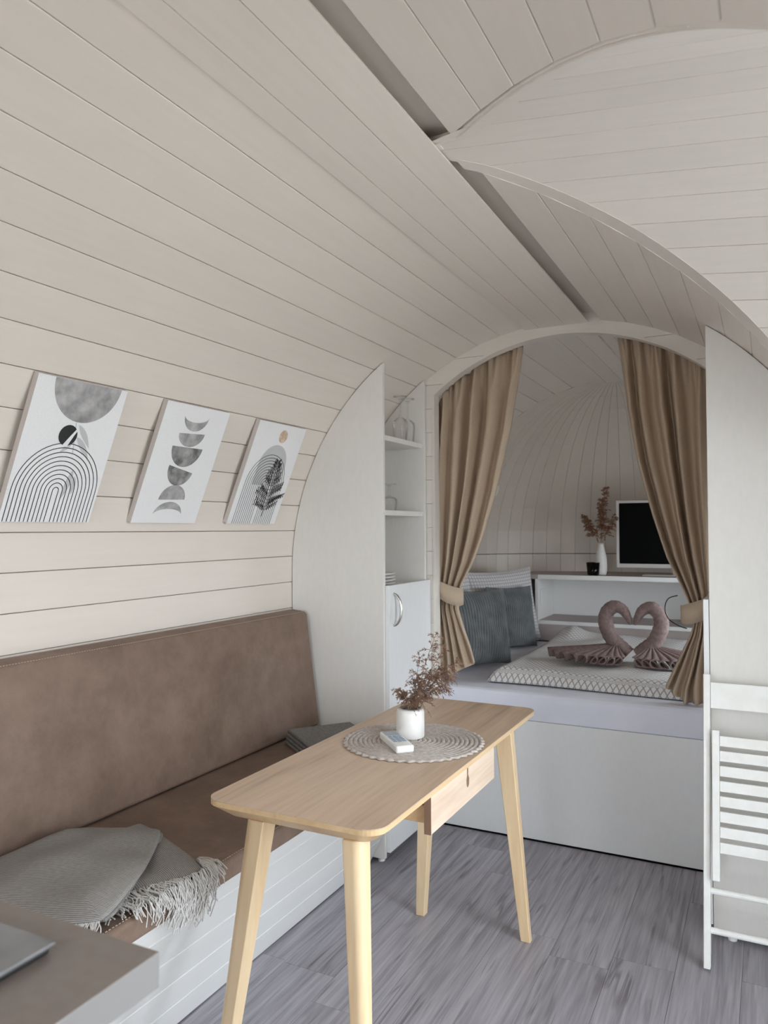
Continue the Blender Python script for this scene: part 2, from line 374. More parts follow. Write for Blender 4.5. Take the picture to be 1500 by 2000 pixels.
# flat three-board strip along the crown
crown = MB().box(-.925, -.745, YB, YP, 2.2168, 2.246).build('ceiling', 'backing'); tag(crown, 'flat strip of three cream boards along the crown of the vault', 'ceiling', kind='structure')
xs = (-.9335, -.866, -.755, -.657)
for a, b in zip(xs, xs[1:]):
    MB().hexa([(a+.0008, YB, 2.2105), (b-.0008, YB, 2.2105), (b-.0008, YB, 2.2165), (a+.0008, YB, 2.228)],
              [(a+.0008, YP-.001, 2.2105), (b-.0008, YP-.001, 2.2105), (b-.0008, YP-.001, 2.2165), (a+.0008, YP-.001, 2.228)]).build('plank', 'board', crown, bevel=.0012, bseg=1)
# dormer vault
ws = [-RHO+.0001]; pit = .0965
ang = [math.asin(max(-1, min(1, (1.508-Y0)/RHO)))+k*pit/RHO for k in range(-16, 18)]
wl = sorted([RHO*sin(a) for a in ang if -PI/2 < a < PI/2]); wl = [-RHO*.9999]+wl+[RHO*.9999]
dm = MB(); todo = []
for a, b in zip(wl, wl[1:]):
    if b-a < .004: continue
    todo.append((a, b))
def dpt(w, x, off):
    s = sqrt(max(0, RHO*RHO-w*w)); ny, nz = w/RHO, s/RHO
    return (x, Y0+w+ny*off, zdorm(w, x)+nz*off)
for a, b in todo:
    xa, xb = xgroin(a), xgroin(b)
    if abs(a) < .3: xa += .05; xb += .05
    dm.hexa([dpt(a, xa, TH), dpt(b, xb, TH), dpt(b, xb, .035), dpt(a, xa, .035)], [dpt(a, XD+.03, TH), dpt(b, XD+.03, TH), dpt(b, XD+.03, .035), dpt(a, XD+.03, .035)])
dorm = dm.build('ceiling', 'backing'); tag(dorm, 'arched dormer vault of pale boards falling towards the glazed door', 'ceiling', kind='structure')
for a, b in todo:
    # break the groin end into steps so the curve stays smooth
    n = 3; e = .0009/max(.2, sqrt(1-min(.999, (max(abs(a), abs(b))/RHO))**2))
    wsx = [lerp(a+e, b-e, k/n) for k in range(n+1)]
    A = [dpt(w, xgroin(w), 0) for w in wsx]; A2 = [dpt(w, xgroin(w), TH) for w in wsx]
    B = [dpt(w, XD, 0) for w in wsx]; B2 = [dpt(w, XD, TH) for w in wsx]
    MB().hexa(A+A2[::-1], B+B2[::-1]).build('plank', 'boardx', dorm)
# chamfered trim along the far groin, thin ring along the near groin
ths = [8+k*1.5 for k in range(0, 56)]
tA = []; tB = []
for th in ths:
    if th > 90: break
    x1, z1 = XC+R*sin(rad(th)), ZC+R*cos(rad(th)); w1 = w_dormer(x1, z1); r2 = rp(th); x2, z2 = XC+r2*sin(rad(th)), ZC+r2*cos(rad(th)); w2 = w_dormer(x2, z2)
    if th < 9.6: w1 = max(w1, .03)
    tA.append((x1, Y0+w1+delta(th)+.003, z1)); tB.append((x2, Y0+w2-.001, z2-.001))
mb = MB()
n = len(tA); off = Vector((0, .004, .01))
vs = tA+tB+[tuple(Vector(p)+off) for p in tA]+[tuple(Vector(p)+off) for p in tB]
fs = []
for i in range(n-1):
    fs += [(i, i+1, n+i+1, n+i), (2*n+i, 3*n+i, 3*n+i+1, 2*n+i+1), (i, 2*n+i, 2*n+i+1, i+1), (n+i, n+i+1, 3*n+i+1, 3*n+i)]
mb.add(vs, fs); tr = mb.build('trim_1', 'boardx'); tag(tr, 'pale chamfered trim along the far edge of the arched dormer', 'trim', kind='structure')
mb = MB(); ringw = [-.02-.022*k for k in range(51)]
vs = []; fs = []
for w in ringw:
    xg = xgroin(w); wd = .05
    for x, o in ((xg+.012, -.004), (xg+wd, -.004), (xg+wd, .002), (xg+.012, .002)): vs.append(dpt(w, x, o))
for i in range(len(ringw)-1):
    for k in range(4): fs.append((i*4+k, i*4+(k+1) % 4, (i+1)*4+(k+1) % 4, (i+1)*4+k))
mb.add(vs, fs); tr = mb.build('trim_2', 'boardx'); tag(tr, 'thin curved trim ring along the near edge of the arched dormer', 'trim', kind='structure')

# bed alcove: vault and apse
WIN = (3.40, 4.54)
def alc(p, q): return [((YP2, YP2), (YA, YA))]
def alc_r(p, q):
    if q[1] > .78 and p[1] < 1.36: return [((YP2, YP2), (WIN[0], WIN[0])), ((WIN[1], WIN[1]), (YA, YA))]
    return alc(p, q)
a_c = vault('ceiling', 'cream boarded vault above the bed alcove', [pt_th(d) for d in (-50.16, -44.08, -38, -31.93, -25.85, -19.8, -13.9, -7.83, -1.5, 4, 9.85, 15.75, 21.65, 27.65, 33.6, 39.5, 45.4, 51.3)], alc, 'ceiling')
for a, b in ((-.928, -.84), (-.84, -.75), (-.75, -.665)):
    box('plank', 'board', a+.0008, b-.0008, YP2, YA, 2.208, 2.2215, a_c)
vault('wall_left', 'boarded left wall of the bed alcove', left_wall[:-5], alc, 'wall')
vault('wall_right', 'boarded right wall of the bed alcove with a small window', right_wall[:-5], alc_r, 'wall')
BY = .75
def aps(phi, el, off=0):
    # el 0 = equator, pi/2 = crown
    return (XC+(R+off)*cos(el)*cos(phi), YA+(BY+off)*cos(el)*sin(phi), ZC+(R+off)*sin(el))
mb = MB(); NP = 32; NE = 10
mb.grid(lambda u, v: aps(PI*u, PI/2*.995*v, .010), 48, 14); mb.grid(lambda u, v: aps(PI*u, PI/2*.995*v, .03), 48, 14)
for v0 in (0,):
    mb.grid(lambda u, v: (XC+(R+.010)*cos(PI*u), YA+(BY+.010)*sin(PI*u), lerp(.3, ZC, v)), 48, 1)
apse = mb.build('wall_back', 'backing'); tag(apse, 'rounded end wall of the bed alcove with boards meeting at the crown', 'wall', kind='structure')
for k in range(NP):
    f0, f1 = PI*k/NP, PI*(k+1)/NP; g = .0008
    vs = []; fs = []
    els = [PI/2*.97*j/NE for j in range(NE+1)]; els[0] = .004
    for e in els:
        dph = g/max(.04, R*cos(e))
        for ph, o in ((f0+dph, .008), (f0+dph, 0), (f1-dph, 0), (f1-dph, .008)): vs.append(aps(ph, e, o))
    for j in range(NE):
        for i in range(3): fs.append((j*4+i, j*4+i+1, (j+1)*4+i+1, (j+1)*4+i))
    fs += [(0, 3, 2, 1)]
    MB().add(vs, fs).build('plank', 'board', apse)
    dph = g/R
    sec = [(f0+dph, 0), (f1-dph, 0), (f1-dph, .008), (f0+dph, .008)]
    MB().hexa([(XC+(R+o)*cos(p), YA+(BY+o)*sin(p), .55) for p, o in sec], [(XC+(R+o)*cos(p), YA+(BY+o)*sin(p), ZC-.001) for p, o in sec]).build('plank', 'board', apse)

# partition with the arched opening, horizontal boards
AC, AZ, AR = -.777, 1.272, .902          # opening arc
JX0, JX1 = -1.357, -.197                 # jambs
def arch_z(x): return AZ+sqrt(max(0, (AR+.004)**2-(x-AC)**2))
def arch_half(z, side):
    if z > AZ+AR: return None
    if z < 1.90: return JX0-.004 if side < 0 else JX1+.004
    x = AC+side*sqrt(max(0, (AR+.004)**2-(z-AZ)**2))
    return max(x, JX0-.004) if side < 0 else min(x, JX1+.004)
def vault_x(z, side): return XC+side*((R+.03) if z < ZC else sqrt(max(0, (R+.03)**2-(z-ZC)**2)))
zj = [.002, .112, .222, .332, .442, .552, .662, .772, .882, .992, 1.102, 1.212, 1.322, 1.432, 1.542, 1.652, 1.682+.11, 1.902, 2.012, 2.120]
zj = [.002]+[2.120-.1089*k for k in range(19, -1, -1) if 2.120-.1089*k > .03]
part_root = MB().box(JX0-.03, JX0-.012, YP+.012, YP2-.012, .002, 1.9).build('wall_partition', 'backing'); tag(part_root, 'boarded partition with arched opening between the seating area and bed', 'wall', kind='structure')
for a, b in zip(zj, zj[1:]):
    for side in (-1, 1):
        n = 6; o = []; i = []
        for k in range(n+1):
            z = lerp(a+.0008, b-.0008, k/n); o.append((vault_x(z, side), z)); i.append((arch_half(z, side), z))
        poly = o+i[::-1]
        MB().hexa([(x, YP, z) for x, z in poly], [(x, YP2, z) for x, z in poly]).build('plank', 'boardx', part_root)
n = 40; lo = []; hi = []
x0, x1 = vault_x(2.1208, -1), vault_x(2.1208, 1)
mb = MB(); vs = []; fs = []
for k in range(n+1):
    x = lerp(x0, x1, k/n); zt = ZC+sqrt(max(0, (R+.045)**2-(x-XC)**2)); zb = max(2.1208, arch_z(x) if abs(x-AC) < AR else 2.1208); zt = max(zt, zb+.0005)
    vs += [(x, YP, zb), (x, YP, zt), (x, YP2, zt), (x, YP2, zb)]
for k in range(n):
    for i in range(4): fs.append((k*4+i, k*4+(i+1) % 4, (k+1)*4+(i+1) % 4, (k+1)*4+i))
fs += [(0, 1, 2, 3), (n*4+3, n*4+2, n*4+1, n*4)]
MB().add(vs, fs).build('plank', 'boardx', part_root)
# lining of the opening
vs = []; fs = []; path = [(JX0, .53), (JX0, 1.2), (JX0, 1.6)]
a0 = math.acos((JX0-AC)/AR); a1 = math.acos((JX1-AC)/AR)
path += [(AC+AR*cos(lerp(a0, a1, k/40)), AZ+AR*sin(lerp(a0, a1, k/40))) for k in range(41)] + [(JX1, 1.6), (JX1, .53)]
for k, (x, z) in enumerate(path):
    q = path[min(k+1, len(path)-1)]; p = path[max(k-1, 0)]; t = Vector((q[0]-p[0], q[1]-p[1])).normalized(); nn = Vector((-t.y, t.x))*.9
    for off, y in ((0, YP-.004), (.012, YP-.004), (.012, YP2+.006), (0, YP2+.006)): vs.append((x+nn.x*off, y, z+nn.y*off))
for k in range(len(path)-1):
    for i in range(4): fs.append((k*4+i, k*4+(i+1) % 4, (k+1)*4+(i+1) % 4, (k+1)*4+i))
MB().add(vs, fs).build('trim_3', 'boardx')
tag(bpy.data.objects['trim_3'], 'pale lining around the arched opening to the bed', 'trim', kind='structure')

# back wall behind the camera, dormer end wall, added light-blocking hull
def wall_hole(name, label, mat, axis, c0, c1, u0, u1, z0, z1, hu0, hu1, hz0, hz1):
    mb = MB()
    for a, b, c, d in ((u0, hu0, z0, z1), (hu1, u1, z0, z1), (hu0, hu1, z0, hz0), (hu0, hu1, hz1, z1)):
        if b-a < .001 or d-c < .001: continue
        if axis == 'x': mb.box(c0, c1, a, b, c, d)
        else: mb.box(a, b, c0, c1, c, d)
    o = mb.build(name, mat); return tag(o, label, 'wall', kind='structure')
wall_hole('wall_front', 'end wall with a glazed door behind the viewer', 'board', 'y', -1.10, YB, -1.9, .34, 0, 2.30, -1.47, -.13, .04, 1.73)
wall_hole('wall_entrance', 'dormer end wall around the glazed entrance door', 'boardx', 'x', XD, XD+.045, .40, 2.83, 0, 2.30, .52, 2.00, .04, 2.02)
hull = MB()  # unseen box added so no daylight leaks in where the vaults meet
hull.box(-2.0, .90, -1.16, 5.52, 2.32, 2.36); hull.box(-2.0, -1.95, -1.16, 5.52, -.12, 2.32); hull.box(-1.95, .40, 5.46, 5.52, -.12, 2.32)
hull.box(.36, .40, -1.16, .36, -.12, 2.32); hull.box(.36, XD+.045, .355, .395, -.12, 2.32); hull.box(.36, XD+.045, 2.835, 2.875, -.12, 2.32)
hull.box(-1.95, .90, -1.16, 5.52, -.12, -.06)
for a, b, c, d in ((2.875, WIN[0], -.06, 2.32), (WIN[1], 5.46, -.06, 2.32), (WIN[0], WIN[1], -.06, .79), (WIN[0], WIN[1], 1.345, 2.32)): hull.box(.36, .40, a, b, c, d)
hull.box(-1.95, -1.9, -1.16, -1.10, -.06, 2.32); hull.box(.34, .36, -1.16, -1.10, -.06, 2.32)
tag(hull.build('wall_light_block', 'hull'), 'dark outer box added around the camping pod to block light leaks', 'wall', kind='structure')
def glazed(name, label, axis, c, u0, u1, z0, z1, leaves, cat):
    root = thing(name, label, cat, loc=((c, (u0+u1)/2, z0) if axis == 'x' else ((u0+u1)/2, c, z0)), kind='structure')
    def bx(nm, mat, a, b, p, q, t):
        return part(root, box(nm, mat, c-t, c+t, a, b, p, q) if axis == 'x' else box(nm, mat, a, b, c-t, c+t, p, q))
    for k in range(leaves):
        a, b = lerp(u0, u1, k/leaves), lerp(u0, u1, (k+1)/leaves); f = .05
        for s in ((a, a+f, z0, z1), (b-f, b, z0, z1), (a+f, b-f, z0, z0+f), (a+f, b-f, z1-f, z1)): bx('frame', 'white', *s, .018)
        bx('pane', 'pane', a+f, b-f, z0+f, z1-f, .003)
    return root
glazed('door_1', 'white framed glazed double entrance door in the dormer', 'x', XD+.022, .52, 2.00, .04, 2.02, 2, 'door')
glazed('door_2', 'white framed glazed door in the end wall', 'y', -1.075, -1.47, -.13, .04, 1.73, 2, 'door')
glazed('window_1', 'small white framed window beside the bed', 'x', .30, WIN[0], WIN[1], .79, 1.345, 1, 'window')
MB().box(-30, 30, -30, 36, -.5, -.3).build('ground', mottled('pale_bounce_ground', (.44, .42, .39), (.54, .52, .48), .95, 3, (1, 1, 1), 8, .3))  # unseen plane added to set how much daylight bounces up inside
tag(bpy.data.objects['ground'], 'pale ground plane added outside the pod to bounce daylight', 'ground', kind='structure')

# floor: grey vinyl planks
fl = MB().box(-1.9, XD, -1.10, 3.26, -.04, -.0035).build('floor', 'backing'); tag(fl, 'grey wood-look vinyl plank floor', 'floor', kind='structure')
PW, PL = .183, 1.22; k = 0
joint = {-5: 2.004, -1: 2.41}
x = -.457-PW*8
for row in range(-8, 7):
    xa, xb = -.457+row*PW, -.457+(row+1)*PW; xa, xb = max(xa, -1.84), min(xb, XD)
    if xb-xa < .01: continue
    yj = joint.get(row, R_.uniform(0, PL)); y = yj-PL*math.ceil((yj-YB)/PL)
    while y < 3.25:
        ya, yb = max(y, YB), min(y+PL, 3.25); y += PL
        if xb > .26:                       # beyond the barrel only inside the dormer
            ya, yb = max(ya, .48), min(yb, 2.75)
        if yb-ya < .01: continue
        MB().box(xa+.0005, xb-.0005, ya+.0005, yb-.0005, -.0035, 0).build('plank', 'floor', fl)

# ------------------------------------------------------------------ tall shelf cabinet (left) and wardrobe (right)
def side_panel(name, mat, side, xf, y0, y1, z0, gap=.004):
    # board following the vault, front edge at xf
    n = 26; pts = []
    zt = ZC+sqrt(R*R-(xf-XC)**2)-gap
    pts.append((xf, z0)); pts.append((XC+side*(R-gap), z0))
    e0 = 0; e1 = math.acos(min(1, abs(xf-XC)/(R-gap)))
    for k in range(n+1):
        e = lerp(e0, e1, k/n); pts.append((XC+side*(R-gap)*cos(e), ZC+(R-gap)*sin(e)))
    return MB().hexa([(x, y0, z) for x, z in pts], [(x, y1, z) for x, z in pts]).build(name, mat, bevel=.0012, bseg=1)
def wall_x(z, side, gap=.004): return XC+side*((R-gap) if z < ZC else sqrt(max(0, (R-gap)**2-(z-ZC)**2)))
cab = thing('shelf_cabinet', 'tall white cabinet with open shelves above a closed door, beside the bench', 'cabinet', loc=(-1.6, 2.98, 0))
part(cab, side_panel('side_panel', 'laminate', -1, -1.397, 2.755, 2.773, .022))
part(cab, side_panel('side_panel', 'laminate', -1, -1.397, 3.172, 3.190, .022))
for z in (1.090, 1.408, 1.718):
    x0 = wall_x(z+.02, -1)+.001
    part(cab, MB().box(x0, -1.405, 2.7735, 3.1715, z, z+.022).build('shelf', 'laminate', bevel=.0012, bseg=1))
part(cab, box('bottom_board', 'laminate', -1.84, -1.402, 2.7735, 3.1715, .05, .068))
dr = part(cab, MB().box(-1.3965, -1.379, 2.770, 3.196, .045, 1.121).build('door', 'laminate_cool', bevel=.0015, bseg=1))
hp = [(-1.379, 2.812, .955), (-1.365, 2.812, .962), (-1.351, 2.812, .985), (-1.346, 2.812, 1.02), (-1.351, 2.812, 1.055), (-1.365, 2.812, 1.078), (-1.379, 2.812, 1.085)]
hd = MB().tube(spline(hp, 18), .0055, 10).build('handle', 'metal', dr, smooth=True); hd['label'] = 'bowed steel handle'
for y in (2.79, 3.15): part(cab, MB().lathe([(.0001, 0), (.014, 0), (.014, .012), (.006, .014), (.006, .022), (.0001, .022)], (-1.43, y, 0), 16).build('foot', 'white', smooth=False))
wr = thing('wardrobe', 'tall white wardrobe with a plain side panel behind the folding chair', 'wardrobe', loc=(.05, 2.95, 0))
part(wr, side_panel('side_panel', 'laminate', 1, -.180, 2.744, 2.762, .022))
part(wr, side_panel('side_panel', 'laminate', 1, -.180, 3.172, 3.190, .022))
part(wr, MB().box(-.199, -.1815, 2.744, 3.19, .045, 1.112).build('door', 'laminate_cool', bevel=.0015, bseg=1))
for z in (1.09, 1.5): part(wr, box('shelf', 'laminate', -.172, wall_x(z+.02, 1)-.001, 2.7625, 3.1715, z, z+.02))
part(wr, box('bottom_board', 'laminate', -.172, .255, 2.7625, 3.1715, .05, .068))
for y in (2.765, 3.15): part(wr, MB().lathe([(.0001, 0), (.014, 0), (.014, .012), (.006, .014), (.006, .022), (.0001, .022)], (-.125, y, 0), 16).build('foot', 'white'))

# glasses and plates on the shelves
def wine_glass(x, y, z, h, rb, label, group=None):
    # upside down: rim on the shelf, foot in the air
    prof = [(rb*.84, .0), (rb*.93, h*.16), (rb, h*.34), (rb*.93, h*.44), (rb*.62, h*.50), (.006, h*.54), (.0035, h*.6), (.0035, h*.9), (.012, h*.965), (rb*.9, h*.985), (rb*.92, h), (.001, h)]
    o = MB().lathe(prof, (x, y, z), 28).build('wine_glass', 'glass', smooth=True); tag(o, label, 'glass', group); return o
wine_glass(-1.452, 3.035, 1.7405, .200, .034, 'clear upturned wine glass nearer the outer cabinet panel on the top shelf', 'wine glasses on the top shelf')
wine_glass(-1.452, 3.112, 1.7405, .200, .034, 'clear upturned wine glass next to the curtain-side panel on the top shelf', 'wine glasses on the top shelf')
wine_glass(-1.455, 2.925, 1.4305, .115, .036, 'short stemmed glass upside down on the middle shelf')
for k in range(4):
    o = MB().lathe([(.0001, 0), (.05, 0), (.085, .010), (.087, .012), (.083, .013), (.05, .004), (.0001, .004)], (-1.50, 2.877, 1.1125+k*.0135), 36).build('plate', 'ceramic', smooth=True)
    tag(o, ('lowest small white plate of the stack on the bottom open shelf', 'second plate up in the small white stack on the bottom open shelf', 'third plate up in the small white stack on the bottom open shelf', 'topmost small white plate of the stack on the bottom open shelf')[k], 'plate', 'plates on the lowest open shelf')

# ------------------------------------------------------------------ bench
BX = lambda z: -1.462+.49*z
ben = thing('bench', 'white boarded bench base with a sloping front below the brown seat', 'bench', loc=(-1.5, 1.7, 0))
BY0, BY1 = .66, 2.748
part(ben, MB().hexa([(-1.838, BY0, .003), (BX(0)-.016, BY0, .003), (BX(.468)-.016, BY0, .468), (-1.838, BY0, .468)], [(-1.838, BY1, .003), (BX(0)-.016, BY1, .003), (BX(.468)-.016, BY1, .468), (-1.838, BY1, .468)]).build('base', 'laminate'))
M['bench_board'] = painted('bench_board', (.78, .78, .77), .01, .4, (30, 2, 30))
for a, b in zip((.002, .103, .205, .307, .409), (.103, .205, .307, .409, .468)):
    L = math.hypot(1, .49); g = .0017
    def bp(z, d): return (BX(z)-d/L, z+d*.49/L)
    sec = [bp(a+g*.3, .004), bp(a+g*.3+.002, 0), bp(b-g*.3-.002, 0), bp(b-g*.3, .004), bp(b-g*.3, .014), bp(a+g*.3, .014)]
    part(ben, MB().hexa([(x, BY0, z) for x, z in sec], [(x, BY1, z) for x, z in sec]).build('plank', 'bench_board'))
seat = thing('seat_cushion', 'long brown leather seat cushion on the white bench', 'cushion', loc=(-1.45, 1.7, .476))
part(seat, MB().box(-1.832, -1.209, BY0, BY1, .476, .531).build('cushion', 'leather', bevel=.012, bseg=3))
M['leather2'] = M['leather']
def stitches(path, n, parent, name='stitching'):
    mb = MB()
    for k in range(n):
        p = Vector(path(k/n)); q = Vector(path((k+.55)/n)); mb.tube([p, q], .0011, 5)
    o = mb.build(name, 'stitch', kind='stuff'); part(parent, o)
stitches(lambda t: (-1.219, lerp(BY0, BY1, t), .5315), 230, seat)
bk = thing('back_cushion', 'long brown leather back cushion leaning on the curved wall above the seat', 'cushion', loc=(-1.76, 1.7, .532))
bs = [(-1.687, .534), (-1.748, .995), (-1.760, 1.006), (-1.828, 1.013), (-1.836, 1.00), (-1.836, .534)]
part(bk, MB().hexa([(x, BY0, z) for x, z in bs], [(x, BY1-.012, z) for x, z in bs]).build('cushion', 'leather', bevel=.014, bseg=3))
stitches(lambda t: (-1.757, lerp(BY0, BY1-.03, t), 1.0045), 230, bk)

# ------------------------------------------------------------------ kitchen worktop corner
wt = MB().box(-1.83, -.588, -.9, .626, .862, .900).build('kitchen_worktop', 'worktop', bevel=.002, bseg=2)
wt.data.materials.append(M['worktop_edge'])
for p in wt.data.polygons:
    if abs(p.normal.z) < .5: p.material_index = 1
tag(wt, 'taupe kitchen worktop with a pale grey edge, cut off at the picture corner', 'worktop')
kc = thing('kitchen_cabinet', 'white base cabinet under the taupe worktop', 'cabinet', loc=(-1.2, -.15, 0))
part(kc, box('body', 'laminate', -1.82, -.66, -.88, .55, .08, .861)); part(kc, box('plinth', 'laminate', -1.82, -.70, -.88, .53, .001, .079))
for k in range(2): part(kc, box('door', 'laminate_cool', -.659, -.642, lerp(-.87, .54, k/2)+.003, lerp(-.87, .54, (k+1)/2)-.003, .09, .85))
hb = thing('glass_board', 'grey marbled glass board with black underside on the taupe worktop', 'board', loc=(-.9, .35, .9005))
part(hb, MB().box(-1.176, -.689, .104, .570, .9005, .908).build('base', 'black', bevel=.003))
part(hb, MB().box(-1.18, -.685, .10, .574, .9082, .9128).build('plate', 'marble', bevel=.002))

# ------------------------------------------------------------------ canvases on the wall
def canvas(y0, y1, label, art):
    a0, a1 = Vector((-1.804, 0, 1.375)), Vector((-1.647, 0, 1.752))       # bottom and top of the front face in x,z
    upd = (a1-a0).normalized(); nrm = Vector((upd.z, 0, -upd.x)); H = (a1-a0).length; Wd = y1-y0; T = .018
    root = thing('canvas_picture', label, 'picture', 'canvas prints on the curved wall', loc=(a0.x, (y0+y1)/2, a0.z))
    def P(u, v, d=0): p = a0+upd*v+nrm*d; return (p.x, y0+u, p.z)          # u, v in metres from lower left corner
    body = MB().hexa([P(0, 0, -T), P(Wd, 0, -T), P(Wd, H, -T), P(0, H, -T)], [P(0, 0), P(Wd, 0), P(Wd, H), P(0, H)]).build('canvas', 'canvas')
    body.data.materials.append(M['canvas_edge'])
    for p in body.data.polygons:
        if abs(Vector(p.normal).dot(nrm)) < .7: p.material_index = 1
    part(root, body)
    def poly(pts, mat, lift=.0004, name='print'):
        mb = MB(); mb.add([P(u, v, lift) for u, v in pts], [tuple(range(len(pts)))]); part(root, mb.build(name, mat))
    def line(pts, w, mat='ink', lift=.0006, name='print'):
        vs = []; n = len(pts)
        for k in range(n):
            p, q = pts[max(0, k-1)], pts[min(n-1, k+1)]; d = Vector((q[0]-p[0], q[1]-p[1])).normalized(); m = Vector((-d.y, d.x))*w/2
            vs += [P(pts[k][0]+m.x, pts[k][1]+m.y, lift), P(pts[k][0]-m.x, pts[k][1]-m.y, lift)]
        mb = MB(); mb.add(vs, [(2*k, 2*k+1, 2*k+3, 2*k+2) for k in range(n-1)]); part(root, mb.build(name, mat))
    art(poly, line, Wd, H)
    return root
def arc(cx, cy, r, a0, a1, n=28): return [(cx+r*cos(lerp(a0, a1, k/n)), cy+r*sin(lerp(a0, a1, k/n))) for k in range(n+1)]
def leaf(base, tip, wd, n=8):
    b, t = Vector(base), Vector(tip); d = (t-b); m = Vector((-d.y, d.x)).normalized()
    l = [b+d*(k/n)+m*wd*sin(PI*(k/n)**.8) for k in range(n+1)]; r = [b+d*(k/n)-m*wd*.6*sin(PI*(k/n)**.8) for k in range(n-1, 0, -1)]
    return [(p.x, p.y) for p in l+r]
def art1(poly, line, Wd, H):
    poly(arc(.165, H-.0005, .112, PI, 2*PI, 40), 'moon')                                  # half moon at the top edge
    line([(.155, .295), (.172, .205)], .003, 'ink_soft', .0003)
    poly(leaf((.166, .290), (.222, .225), .011), 'ink_soft', .0003); poly(leaf((.170, .255), (.231, .190), .012), 'ink_soft', .0003); poly(leaf((.160, .240), (.128, .205), .009), 'ink_soft', .0003)
    poly(leaf((.19, .16), (.172, .065), .012), 'ink_soft', .0003); poly(leaf((.20, .14), (.205, .085), .010), 'ink_soft', .0003)
    poly(arc(.140, .256, .030, 0, 2*PI, 36)[:-1], 'ink', .0005)
    poly([(.128, .224), (.150, .258), (.163, .277), (.168, .274), (.158, .253), (.146, .224)], 'canvas', .0007)
    for k in range(11):
        r = .1385-k*.0129; line([(.151-r, .001)]+arc(.151, .0950, r, PI, 0, 26)+[(.151+r, .001)], .0024)
def art2(poly, line, Wd, H):
    cx = .150
    def half(cy, rx, ry, up, mat, tilt=0, inner=0):
        # half disc: flat side at cy, bulging down (up = False) or up (True)
        s = 1 if up else -1; o = [(rx*cos(PI*k/26), s*ry*sin(PI*k/26)) for k in range(27)]
        if inner: o += [(rx*cos(PI*k/26), s*ry*inner*sin(PI*k/26)) for k in range(25, 0, -1)]
        poly([(cx+x*cos(tilt)-y*sin(tilt), cy+x*sin(tilt)+y*cos(tilt)) for x, y in o], mat)
    half(.376, .058, .052, False, 'moon', .05, .42)
    half(.316, .060, .046, False, 'moon', .06)
    half(.268, .072, .068, False, 'moon_dark', 0)
    half(.192, .060, .058, False, 'moon_dark', -.18)
    half(.084, .061, .052, True, 'moon', .03)
    half(.030, .066, .046, True, 'moon', .02, .45)
def art3(poly, line, Wd, H):
    poly(arc(.172, .362, .026, 0, 2*PI, 28)[:-1], 'sun')
    poly([(.245, .16)]+arc(.160, .238, .088, 0, PI, 26)+[(.072, .16)], 'ink_soft', .0003)
    for k in range(10):
        r = .120-k*.0120; line([(.150-r, .001)]+arc(.150, .165, r, PI, 0, 26)+[(.150+r, .001)], .0024)
    line([(.200, .030), (.206, .10), (.200, .18), (.190, .27)], .0030)
    rr = random.Random(3)
    for k in range(15):
        t = k/14; y = .060+.195*t; x = .205-.014*t; sz = (.088 if .1 < t < .5 else .070)*(1-t)**.8+.012
        for s in (-1, 1):
            L = sz*rr.uniform(.7, 1.15); an = rr.uniform(.15, .75); dx, dy = s*cos(an)*L, sin(an)*L*.8
            n = max(3, int(L/.011)); line([(x, y), (x+dx, y+dy)], .0018, 'ink', .0008)
            for q in range(1, n+1):
                bx, by = x+dx*q/n, y+dy*q/n
                for d in (-1, 1): poly(leaf((bx, by), (bx+s*.009*cos(an)+d*.002, by+d*.011+.004), .0032, 5), 'ink', .0009)
canvas(1.320, 1.620, 'white canvas with black line arches below a grey half moon', art1)
canvas(1.786, 2.088, 'white canvas with a column of grey moon phases', art2)
canvas(2.263, 2.572, 'white canvas with a black fern over line arches and small sand sun', art3)

# ------------------------------------------------------------------ table
def rrect(x0, x1, y0, y1, r, n=8):
    out = []
    for cx, cy, a in ((x1-r, y1-r, 0), (x0+r, y1-r, PI/2), (x0+r, y0+r, PI), (x1-r, y0+r, 3*PI/2)):
        out += [(cx+r*cos(a+PI/2*k/n), cy+r*sin(a+PI/2*k/n)) for k in range(n+1)]
    return out
tab = thing('dining_table', 'light wooden table with rounded top, splayed birch legs and a drawer', 'table', loc=(-.935, 1.96, 0))
TX0, TX1, TY0, TY1 = -1.160, -.710, 1.370, 2.548
o1 = rrect(TX0, TX1, TY0, TY1, .045)
top = MB(); top.add([(x, y, .740) for x, y in o1], [tuple(range(len(o1)))])
top = MB().hexa([(x, y, .7375) for x, y in o1], [(x, y, .740) for x, y in o1]).build('tabletop', 'ash'); part(tab, top)
e1 = MB(); o2 = rrect(TX0+.038, TX1-.038, TY0+.038, TY1-.038, .03); rings = [(o1, .7374), (o1, .7265), (o2, .697)]
vs = []; fs = []; n = len(o1)
for ol, z in rings: vs += [(x, y, z) for x, y in ol]
for j in range(2): fs += [(j*n+k, j*n+(k+1) % n, (j+1)*n+(k+1) % n, (j+1)*n+k) for k in range(n)]
fs += [tuple(range(n)), tuple(2*n+k for k in range(n))]
part(tab, MB().add(vs, fs).build('table_edge', 'birch_edge'))
